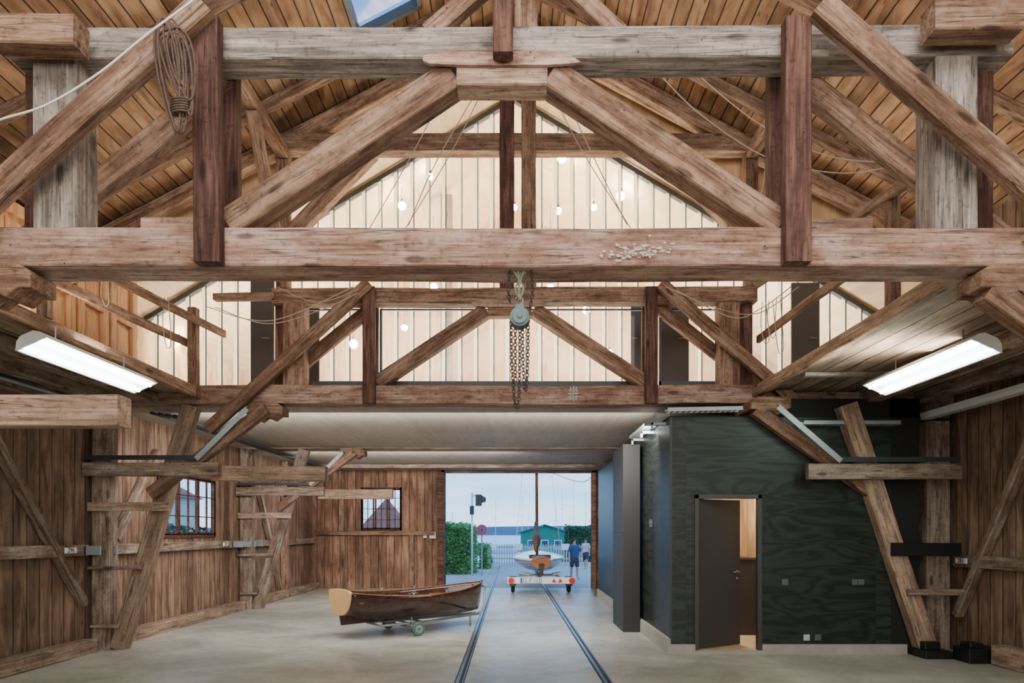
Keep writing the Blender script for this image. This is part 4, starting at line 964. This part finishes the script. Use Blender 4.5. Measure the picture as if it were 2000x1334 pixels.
sb = empty('sailing_boat', (sx, 20.5, 0.42), 'small varnished wooden sailing boat with furled sail on the trailer', 'sailing boat')
def shb(t): return 0.26+0.48*math.sin(min(1, t/0.5)*math.pi/2) if t < 0.5 else 0.74*max(0.01, math.cos((t-0.5)/0.5*math.pi/2)**0.7)
def ssh(t): return 0.86+0.24*(t-0.35)**2
def skl(t): return 0.66-0.14*math.sin(min(1, t/0.3)*math.pi/2)+0.3*max(0, (t-0.75)/0.25)**2
SL_ = 6.0; y00 = 17.75
m = MB(); NS, NU = 24, 8
for side in (-1, 1):
    vs = []; fs = []
    for i in range(NS+1):
        t = i/NS
        for k in range(NU+1):
            a = k/NU*math.pi/2; vs.append((sx+side*shb(t)*math.sin(a)**0.8, y00+t*SL_, skl(t)+(ssh(t)-skl(t))*(1-math.cos(a))))
    for i in range(NS):
        for k in range(NU): a = i*(NU+1)+k; fs.append((a, a+1, a+NU+2, a+NU+1))
    m.add(vs, fs)
m.make('hull', 'teak', parent=sb, smooth=True)
m = MB(); vs = []; fs = []
for i in range(NS+1):
    t = i/NS
    for q, h in ((-1, 0), (-0.5, 0.04), (0, 0.055), (0.5, 0.04), (1, 0)): vs.append((sx+q*shb(t), y00+t*SL_, ssh(t)+h))
for i in range(NS):
    for k in range(4): fs.append((i*5+k, i*5+k+1, i*5+k+6, i*5+k+5))
m.add(vs, fs); m.make('deck', 'teak', parent=sb, smooth=True)
m = MB(); o = [(sx+shb(0)*1.02*math.sin(a), 0.64+0.25*(1-math.cos(a))) for a in [(k/20-0.5)*math.pi for k in range(21)]]
m.prism(o+[(sx+0.15, 0.93), (sx-0.15, 0.93)], y00-0.03, y00+0.01); m.make('transom', 'teak', parent=sb)
m = MB(); m.prism([(sx-0.05, 0.5), (sx+0.05, 0.5), (sx+0.07, 0.8), (sx-0.07, 0.8)], y00-0.07, y00-0.03); m.make('rudder', 'mahogany', parent=sb, bev=0.01)
for side in (-1, 1):
    m = MB(); m.tube([(sx+side*shb(i/NS), y00+i/NS*SL_, ssh(i/NS)) for i in range(NS+1)], 0.03, 6); m.make('rubbing_strake', 'white', parent=sb, smooth=True)
ym = 20.8; m = MB(); m.cyl((sx-0.02, ym, 0.9), (sx-0.06, ym, 8.2), 0.045, 12); m.make('mast', 'teak', parent=sb, smooth=True)
m = MB(); m.tube([(sx-0.05, ym-0.1, 1.35), (sx-0.1, 18.4, 1.25)], 0.03, 10); m.make('boom', 'teak', parent=sb, smooth=True)
m = MB(); m.tube([(sx-0.05, 20.6, 1.9), (sx-0.05, 20.3, 1.6), (sx-0.07, 19.8, 1.5), (sx-0.09, 19.2, 1.45), (sx-0.1, 18.6, 1.35), (sx-0.12, 18.45, 1.1)], 0.11, 10, taper=[0.5, 0.8, 1, 1.1, 0.9, 0.4]); m.make('furled_sail', 'sail', parent=sb, smooth=True)
for s in (-1, 1):
    m = MB(); m.cyl((sx+s*0.7, 20.6, 0.9), (sx-0.06, ym, 7.8), 0.006, 5); m.make('shroud', 'steel', parent=sb)
m = MB(); m.box((sx-0.3, sx+0.3), (18.7, 20.2), (0.9, 0.99)); m.make('cockpit_coaming', 'mahogany', parent=sb, bev=0.02)

# ================================================================ OUTSIDE
m = MB(); m.box((-60, 60), (DB+0.15, 37), (-0.2, -0.004)); m.make('ground_yard', 'pave', origin='world', kind='structure')
m = MB(); m.box((-60, WL-0.3), (-10, DB+0.15), (-0.2, -0.004)); m.make('ground_side', 'pave', origin='world', kind='structure')
m = MB(); m.box((-900, 900), (37, 900), (-1.3, -1.0)); m.make('lake', 'water', origin='world', kind='structure')
m = MB(); vs = []; fs = []
for i in range(121):
    x = -900+15*i; h = 4.0+3.5*noise.noise(Vector((x*0.008, 1.3, 0)))+1.2*noise.noise(Vector((x*0.05, 4, 0)))
    vs += [(x, 640, -1), (x, 660, h*1.0+1.5), (x, 700, h+2.2)]
for i in range(120): 
    for k in range(2): fs.append((i*3+k, i*3+k+1, i*3+k+4, i*3+k+3))
m.add(vs, fs); m.make('far_shore', 'hill', label='wooded blue-grey hills on the far shore', cat='hills', smooth=True, kind='stuff')

def hedge(x0, x1, y0, y1, z1, n, lab, z0=0.0, mat='leaf', size=0.09):
    m = MB()
    m.box((x0+0.1, x1-0.1), (y0+0.1, y1-0.1), (z0, z1-0.12))
    for i in range(n):
        f = random.choice(('f', 'f', 'f', 't', 's', 's'))
        if f == 'f': p = Vector((random.uniform(x0, x1), y0, random.uniform(z0, z1)))
        elif f == 't': p = Vector((random.uniform(x0, x1), random.uniform(y0, y1), z1))
        else: p = Vector((random.choice((x0, x1)), random.uniform(y0, y1), random.uniform(z0, z1)))
        q = noise.noise_vector(p*1.6)*0.16+Vector((random.gauss(0, 0.05), random.gauss(0, 0.05), random.gauss(0, 0.05))); p = p+q
        p.z = max(p.z, z0+0.03)
        u = Vector((random.gauss(0, 1), random.gauss(0, 1), random.gauss(0, 1))).normalized(); w = u.orthogonal().normalized(); s = size*random.uniform(0.6, 1.3)
        m.add([p-u*s*0.6, p+w*s*0.35, p+u*s*0.6, p-w*s*0.35], [(0, 1, 2, 3)])
    return m.make('hedge', mat, label=lab, cat='hedge', kind='stuff')
hedge(X(862, 26.5), X(922, 26.5), 26.2, 28.5, Z(1027, 26.5), 5200, 'dense green ivy hedge beside the gateway', size=0.1)
hedge(X(937, 30), X(954, 30), 29.8, 31.5, Z(1066, 30), 1200, 'lower green bush beside the ivy hedge', size=0.1)
hedge(X(1108, 40), X(1165, 40), 40, 42, Z(1031, 40), 2200, 'clipped dark green hedge behind the fence', z0=-1.0, mat='leaf_dark', size=0.16)
hedge(-13, -11.5, 9, 26, 1.75, 3500, 'dark garden hedge outside the side window', mat='leaf_dark', size=0.18)
def house(x, y, w, dpt, zb_, ze, za, wall, roofm, lab, pyr=False):
    E = empty('house' if pyr else 'boat_shed', (x, y, zb_), lab, 'house' if pyr else 'shed')
    m = MB(); m.box((x-w/2, x+w/2), (y-dpt/2, y+dpt/2), (zb_, ze))
    if not pyr: m.prism([(x-w/2, ze), (x+w/2, ze), (x, za-0.05)], y-dpt/2, y+dpt/2)
    m.make('walls', wall, parent=E)
    o = 0.25; m = MB()
    if pyr: m.add([(x-w/2-o, y-dpt/2-o, ze), (x+w/2+o, y-dpt/2-o, ze), (x+w/2+o, y+dpt/2+o, ze), (x-w/2-o, y+dpt/2+o, ze), (x, y, za)], [(0, 1, 4), (1, 2, 4), (2, 3, 4), (3, 0, 4), (0, 3, 2, 1)])
    else:
        for s in (-1, 1): m.prism([(x, za), (x+s*(w/2+o), ze-0.1), (x+s*(w/2+o), ze), (x, za+0.1)], y-dpt/2-o, y+dpt/2+o)
    m.make('roof', roofm, parent=E)
    for i in (-1, 0, 1):
        cx = x+i*w*0.28; hz_ = zb_+(ze-zb_)*0.6; m = MB(); a = w*0.08
        m.box((cx-a, cx+a), (y-dpt/2-0.06, y-dpt/2), (hz_-a*1.2, hz_+a*1.2)); m.cur = 1; m.box((cx-a*0.8, cx+a*0.8), (y-dpt/2-0.08, y-dpt/2-0.05), (hz_-a, hz_+a)); m.make('shed_window', ['white', 'glass_dark'], parent=E)
house(X(1063, 60), 62, 4.1, 6, -1.0, Z(1040, 59), Z(1026, 59), 'shed_green', 'shed_roof', 'green wooden boat shed with low gable roof')
house(X(748, 70), 72, 4.2, 4.2, -1.0, Z(1032, 70), Z(970, 70), 'plaster', 'tile_roof', 'house with steep red tiled hipped roof', True)
house(-19, 30, 7, 6, 0, 3.2, 5.8, 'plaster', 'tile_roof', 'neighbouring house with red tiled roof', True)
# fence
fy = 33.0; fx0, fx1 = X(950, fy), X(1150, fy)
fe = empty('picket_fence', ((fx0+fx1)/2, fy, 0), 'weathered pale grey picket fence at the shore', 'fence')
for z in (0.3, 0.85):
    m = MB(); m.box((fx0, fx1), (fy, fy+0.04), (z, z+0.08)); m.make('fence_rail', 'fence', parent=fe)
m = MB(); m.prism([(-0.035, 0), (0.035, 0), (0.035, 0.98), (0, 1.04), (-0.035, 0.98)], -0.03, 0.0); pk = m.make('picket', 'fence'); pm = pk.data; bpy.data.objects.remove(pk)
x = fx0
while x < fx1:
    o = bpy.data.objects.new('picket', pm); COL.objects.link(o); o.location = (x, fy-0.016, 0.0); o.parent = fe; o.matrix_parent_inverse = Matrix.Translation(fe.location).inverted(); x += 0.125
for px in (962, 1012, 1104):
    m = MB(); a = X(px, fy); m.box((a-0.2, a+0.2), (fy-0.07, fy-0.035), (0.75, 1.05)); m.box((a-0.17, a+0.17), (fy-0.075, fy-0.07), (0.98, 1.0)); m.make('notice_board', 'white', label='small white notice board on the fence', cat='sign', bev=0.005)
# traffic light and sign
d = 25.6; x = X(923, d)-0.02
tl = empty('traffic_light', (x, d, 0), 'grey traffic light head on a slim pole beside the hedge', 'traffic light')
m = MB(); m.cyl((x, d, 0), (x, d, Z(962, d)), 0.036, 12); m.bar((x, d, Z(968, d)), (X(935, d), d, Z(968, d)), 0.05, 0.05); m.make('pole', 'alu_white', parent=tl, smooth=True)
m = MB(); xa = X(929, d); m.prism([(xa, Z(988, d)), (X(941, d), Z(988, d)), (X(941, d), Z(966, d)), (xa, Z(966, d))], d-0.1, d+0.1); m.cur = 0
m.prism([(X(941, d), Z(968, d)), (X(949, d), Z(972, d)), (X(949, d), Z(980, d)), (X(941, d), Z(982, d))], d-0.09, d+0.09); m.make('signal_head', 'dark_steel', parent=tl, bev=0.01)
m = MB(); m.box((x-0.08, x+0.08), (d-0.1, d-0.04), (Z(1005, d), Z(988, d))); m.make('control_box', 'dark_steel', parent=tl, bev=0.01)
d = 25.0; x, z = X(941, d), Z(1035, d)
ns = empty('road_sign', (x, d, 0), 'round blue and red no-stopping sign on a post', 'road sign')
m = MB(); m.cyl((x, d+0.05, 0), (x, d+0.05, z+0.2), 0.025, 10); m.make('post', 'galv', parent=ns)
m = MB(); m.cyl((x, d, z), (x, d+0.02, z), 0.2, 28); m.cur = 1; m.cyl((x, d-0.006, z), (x, d, z), 0.15, 28); m.cur = 0
for s in (-1, 1): m.bar((x-0.11, d-0.01, z-0.11*s), (x+0.11, d-0.01, z+0.11*s), 0.008, 0.04)
m.make('sign_disc', ['red', 'blue'], parent=ns)
def moored(px, ptop, d):
    x = X(px, d); E = empty('moored_sailboat', (x, d, -1.0), 'distant moored sailing boat with tall thin mast', 'sailing boat', group='moored boats')
    m = MB(); N = 10; vs = []; fs = []
    for i in range(N+1):
        t = i/N; w = 0.8*math.sin(math.pi*min(1, 0.25+t*0.75))**0.8
        for q, zz in ((-1, 0.9), (-0.7, 0.1), (0, -0.1), (0.7, 0.1), (1, 0.9)): vs.append((x-2.8+5.6*t, d+q*w, -1.0+zz))
    for i in range(N):
        for k in range(5): fs.append((i*5+k, i*5+(k+1) % 5, (i+1)*5+(k+1) % 5, (i+1)*5+k))
    m.add(vs, fs); m.make('hull', 'white', parent=E, smooth=True)
    zt = Z(ptop, d); m = MB(); m.tube([(x, d, -0.1), (x, d, zt)], 0.034, 6); m.tube([(x-0.4, d, zt*0.6), (x+0.4, d, zt*0.6)], 0.02, 5); m.make('mast', 'alu_white', parent=E)
for i, (px, pt) in enumerate(((884, 1000), (912, 1005), (968, 978), (1020, 970), (1032, 985), (1085, 985), (1098, 950), (1120, 938), (1144, 960), (714, 965), (770, 985))):
    moored(px, pt, 78+((i*7) % 11)*2.4)
rope('overhead_line', [(2.6, 20.3, 3.7), (2.1, 21.5, 3.2), (1.2, 23, 3.6)], 0.01, 'black', 'thin dark line hanging outside the gate', 'cable')

# ================================================================ PEOPLE
def person(x, y, h, face, shirt, lab, stride=0.1, z0=0.0):
    s = h/1.75; E = empty('person', (x, y, z0), lab, 'person')
    c, sn = math.cos(face), math.sin(face)
    def P(a, b, z): return Vector((x+(a*c-b*sn)*s, y+(a*sn+b*c)*s, z0+z*s))
    def skin(name, nodes, edges, mat, root=0):
        me = bpy.data.meshes.new(name); me.from_pydata([P(*n[0]) - E.location for n in nodes], edges, []); me.materials.append(M[mat])
        ob = bpy.data.objects.new(name, me); COL.objects.link(ob); ob.location = E.location; ob.parent = E; ob.matrix_parent_inverse = Matrix.Translation(E.location).inverted()
        sk = ob.modifiers.new('skin', 'SKIN'); sk.use_smooth_shade = True
        for i, n in enumerate(nodes):
            r = n[1]; r = (r, r) if not isinstance(r, tuple) else r
            me.skin_vertices[0].data[i].radius = (r[0]*s, r[1]*s)
        me.skin_vertices[0].data[root].use_root = True
        sb_ = ob.modifiers.new('sub', 'SUBSURF'); sb_.levels = 1; sb_.render_levels = 2
        return ob
    N = [((0, 0, 0.95), (0.13, 0.09)), ((0, 0, 1.15), (0.115, 0.08)), ((0, 0, 1.35), (0.14, 0.09)), ((0, 0, 1.47), 0.06), ((0, 0.01, 1.55), 0.055), ((0, 0.0, 1.64), 0.088), ((0, 0, 1.72), 0.06)]
    Eg = [(0, 1), (1, 2), (2, 3), (3, 4), (4, 5), (5, 6)]
    def ch(parent, pts):
        k = parent
        for p in pts: N.append(p); Eg.append((k, len(N)-1)); k = len(N)-1
        return k
    for sd in (-1, 1):
        st = stride*sd
        ch(0, [((sd*0.10, 0, 0.88), 0.085), ((sd*0.11, -st*0.6, 0.5), 0.058), ((sd*0.11, -st*0.6+0.02, 0.33), 0.052), ((sd*0.11, -st+0.04, 0.09), 0.036), ((sd*0.115, -st-0.10, 0.035), 0.035), ((sd*0.12, -st-0.17, 0.025), 0.024)])
        w = ch(2, [((sd*0.17, 0, 1.40), 0.05), ((sd*0.23, 0.03, 1.13), 0.042), ((sd*0.26, -0.06, 0.90), 0.028), ((sd*0.265, -0.08, 0.84), (0.022, 0.034))])
        for f in range(4): ch(w, [((sd*0.27, -0.11+0.02*f, 0.78-0.004*abs(f-1.5)), 0.0085), ((sd*0.262, -0.115+0.02*f, 0.735-0.006*abs(f-1.5)), 0.0075)])
        ch(w, [((sd*0.25, -0.125, 0.80), 0.010), ((sd*0.245, -0.14, 0.77), 0.008)])
    ch(5, [((0, -0.085, 1.635), 0.014)])
    skin('body', N, Eg, 'skin')
    skin('shirt', [((0, 0, 0.84), (0.20, 0.15)), ((0, 0, 1.0), (0.19, 0.145)), ((0, 0, 1.18), (0.18, 0.135)), ((0, 0, 1.36), (0.19, 0.14)), ((0, 0, 1.47), 0.085), ((-0.18, 0, 1.40), 0.082), ((-0.24, 0.02, 1.16), 0.07), ((0.18, 0, 1.40), 0.082), ((0.24, 0.02, 1.16), 0.07)], [(0, 1), (1, 2), (2, 3), (3, 4), (3, 5), (5, 6), (3, 7), (7, 8)], shirt)
    skin('shorts', [((0, 0, 1.02), (0.18, 0.14)), ((0, 0, 0.9), (0.18, 0.135)), ((-0.10, 0, 0.80), 0.115), ((-0.11, stride*0.5, 0.48), 0.09), ((0.10, 0, 0.80), 0.115), ((0.11, -stride*0.5, 0.48), 0.09)], [(0, 1), (1, 2), (2, 3), (1, 4), (4, 5)], 'shorts')
    m = MB(); m.sphere(P(0, 0.02, 1.68), 0.1*s, sc=(0.95, 1.05, 0.95)); m.make('hair', 'hair', parent=E, smooth=True)
    m = MB()
    for sd in (-1, 1): m.sphere(P(sd*0.032, -0.078, 1.655), 0.011*s)
    m.make('eyes', 'black', parent=E)
person(X(1122, 23.5), 23.5, 1.4, 0.3, 'shirt_blue', 'person in blue shirt and dark shorts standing by the boat')
person(X(1144, 30.0), 30.0, 1.35, -0.5, 'shirt_pale', 'person in pale shirt walking near the fence', 0.2)

# ================================================================ painted marks
d = D2-0.16; mk = MB(); cx_, cz_ = X(1120, d), Z(769, d); t = 0.004
for a, b, c, e in ((-0.008, 0.008, -0.1, 0.1), (-0.07, 0.07, -0.008, 0.008), (-0.045, -0.03, 0.02, 0.09), (0.03, 0.045, 0.02, 0.09), (-0.045, -0.03, -0.09, -0.02), (0.03, 0.045, -0.09, -0.02), (-0.07, 0.0, 0.04, 0.052), (0.0, 0.07, 0.04, 0.052), (-0.07, 0, -0.052, -0.04), (0, 0.07, -0.052, -0.04)):
    mk.box((cx_+a, cx_+b), (d-t, d), (cz_+c, cz_+e))
mk.make('painted_mark', 'plaster', label='pale painted cross-shaped mark on the tie beam', cat='painted mark')
d = D1-0.163; mk = MB()
for i in range(70):
    px = random.gauss(1248, 30); py = 491-(px-1248)*0.08+random.gauss(0, 8); w = random.uniform(2, 9); h = random.uniform(1, 4.5); p = at(px, py, d)
    n = 9; oo = -0.0002*i
    o = [Vector((p.x+math.cos(a)*w/290*random.uniform(0.35, 1), d+oo, p.z+math.sin(a)*h/290*random.uniform(0.35, 1))) for a in [j*2*math.pi/n for j in range(n)]]
    mk.add(o, [tuple(range(n))])
mk.make('paint_residue', 'paint_flake', label='flaked white paint residue on the tie beam', cat='painted mark', recalc=False, kind='stuff')

# ================================================================ LIGHTS
def area(name, loc, target, sx_, sy_, e, c=(1, 0.93, 0.85)):
    l = bpy.data.lights.new(name, 'AREA'); l.shape = 'RECTANGLE'; l.size = sx_; l.size_y = sy_; l.energy = e; l.color = c
    o = bpy.data.objects.new(name, l); COL.objects.link(o); o.location = loc
    o.rotation_euler = (Vector(target)-Vector(loc)).to_track_quat('-Z', 'Y').to_euler(); return o
area('hall_light', (0, -3.0, 3.4), (0, 8, 2.2), 8, 4, 640, (1, 0.97, 0.93))
area('hall_floor_light', (0, 1.5, 6.5), (0, 8.5, 0), 7, 2, 340, (1, 0.99, 0.98))
area('roof_fill', (-4.9, 6.9, 3.75), (-3.0, 6.9, 8), 0.5, 4, 80, (1, 0.9, 0.78))  # pair of unseen area lamps added over the galleries to brighten the roof boards
area('roof_fill', (4.9, 6.9, 3.75), (3.0, 6.9, 8), 0.5, 4, 80, (1, 0.9, 0.78))
area('attic_fill', (0, 12.8, 3.75), (0, 12.8, 8), 9, 2.0, 330, (1, 0.9, 0.74))  # added upward fill for the attic plywood; only the globe lamps are fittings
area('gable_back_fill', (0, 11.6, 3.75), (0, 10.7, 7.0), 10, 0.3, 560, (0.98, 1, 0.95))  # added fill, hidden behind the tie beam, to backlight the glass fins
area('lower_hall_fill', (-1.5, 9.85, 3.1), (-1.5, 14, 0.2), 7, 0.3, 340, (1, 0.97, 0.93))  # unseen fills added behind the trusses to even out light under the ceiling
area('lower_hall_fill', (-2.5, 14.7, 3.1), (-2.5, 18.5, 0.6), 5, 0.3, 190, (1, 0.97, 0.93))
area('closet_light', (3.0, 10.0, 2.55), (3.0, 10.0, 0), 0.5, 0.5, 50, (1, 0.84, 0.64))

# world
w = bpy.data.worlds.new('sky'); scene.world = w; w.use_nodes = True; nt = w.node_tree; nt.nodes.clear()
out = nd(nt, 'ShaderNodeOutputWorld'); bg = nd(nt, 'ShaderNodeBackground')
tc = nd(nt, 'ShaderNodeTexCoord'); sp = nd(nt, 'ShaderNodeSeparateXYZ', {0: tc.outputs['Generated']})
col = ramp(nt, sp.outputs[2], [(0.0, lin((172, 210, 240))), (0.12, lin((116, 178, 238))), (0.6, lin((96, 154, 222)))])
mp = nd(nt, 'ShaderNodeMapping', {'Vector': tc.outputs['Generated'], 'Scale': (3, 3, 16)})
no = nd(nt, 'ShaderNodeTexNoise', {'Vector': mp.outputs[0], 'Scale': 1.6, 'Detail': 6.0})
cl = ramp(nt, no.outputs[0], [(0.45, grey(0)), (0.75, grey(0.6))])
col = mixc(nt, cl, col, lin((214, 230, 246)))
nt.links.new(col, bg.inputs[0]); bg.inputs[1].default_value = 3.2
nt.links.new(bg.outputs[0], out.inputs[0])

# camera
cam = bpy.data.cameras.new('camera'); co = bpy.data.objects.new('camera', cam); COL.objects.link(co)
co.location = (0, 0, CH); co.rotation_euler = (math.radians(90), 0, 0)
cam.sensor_width = 36; cam.lens = 36*F/2000; cam.shift_y = (VY-667)/2000; cam.shift_x = -(VX-1000)/2000
cam.clip_end = 2000
scene.camera = co
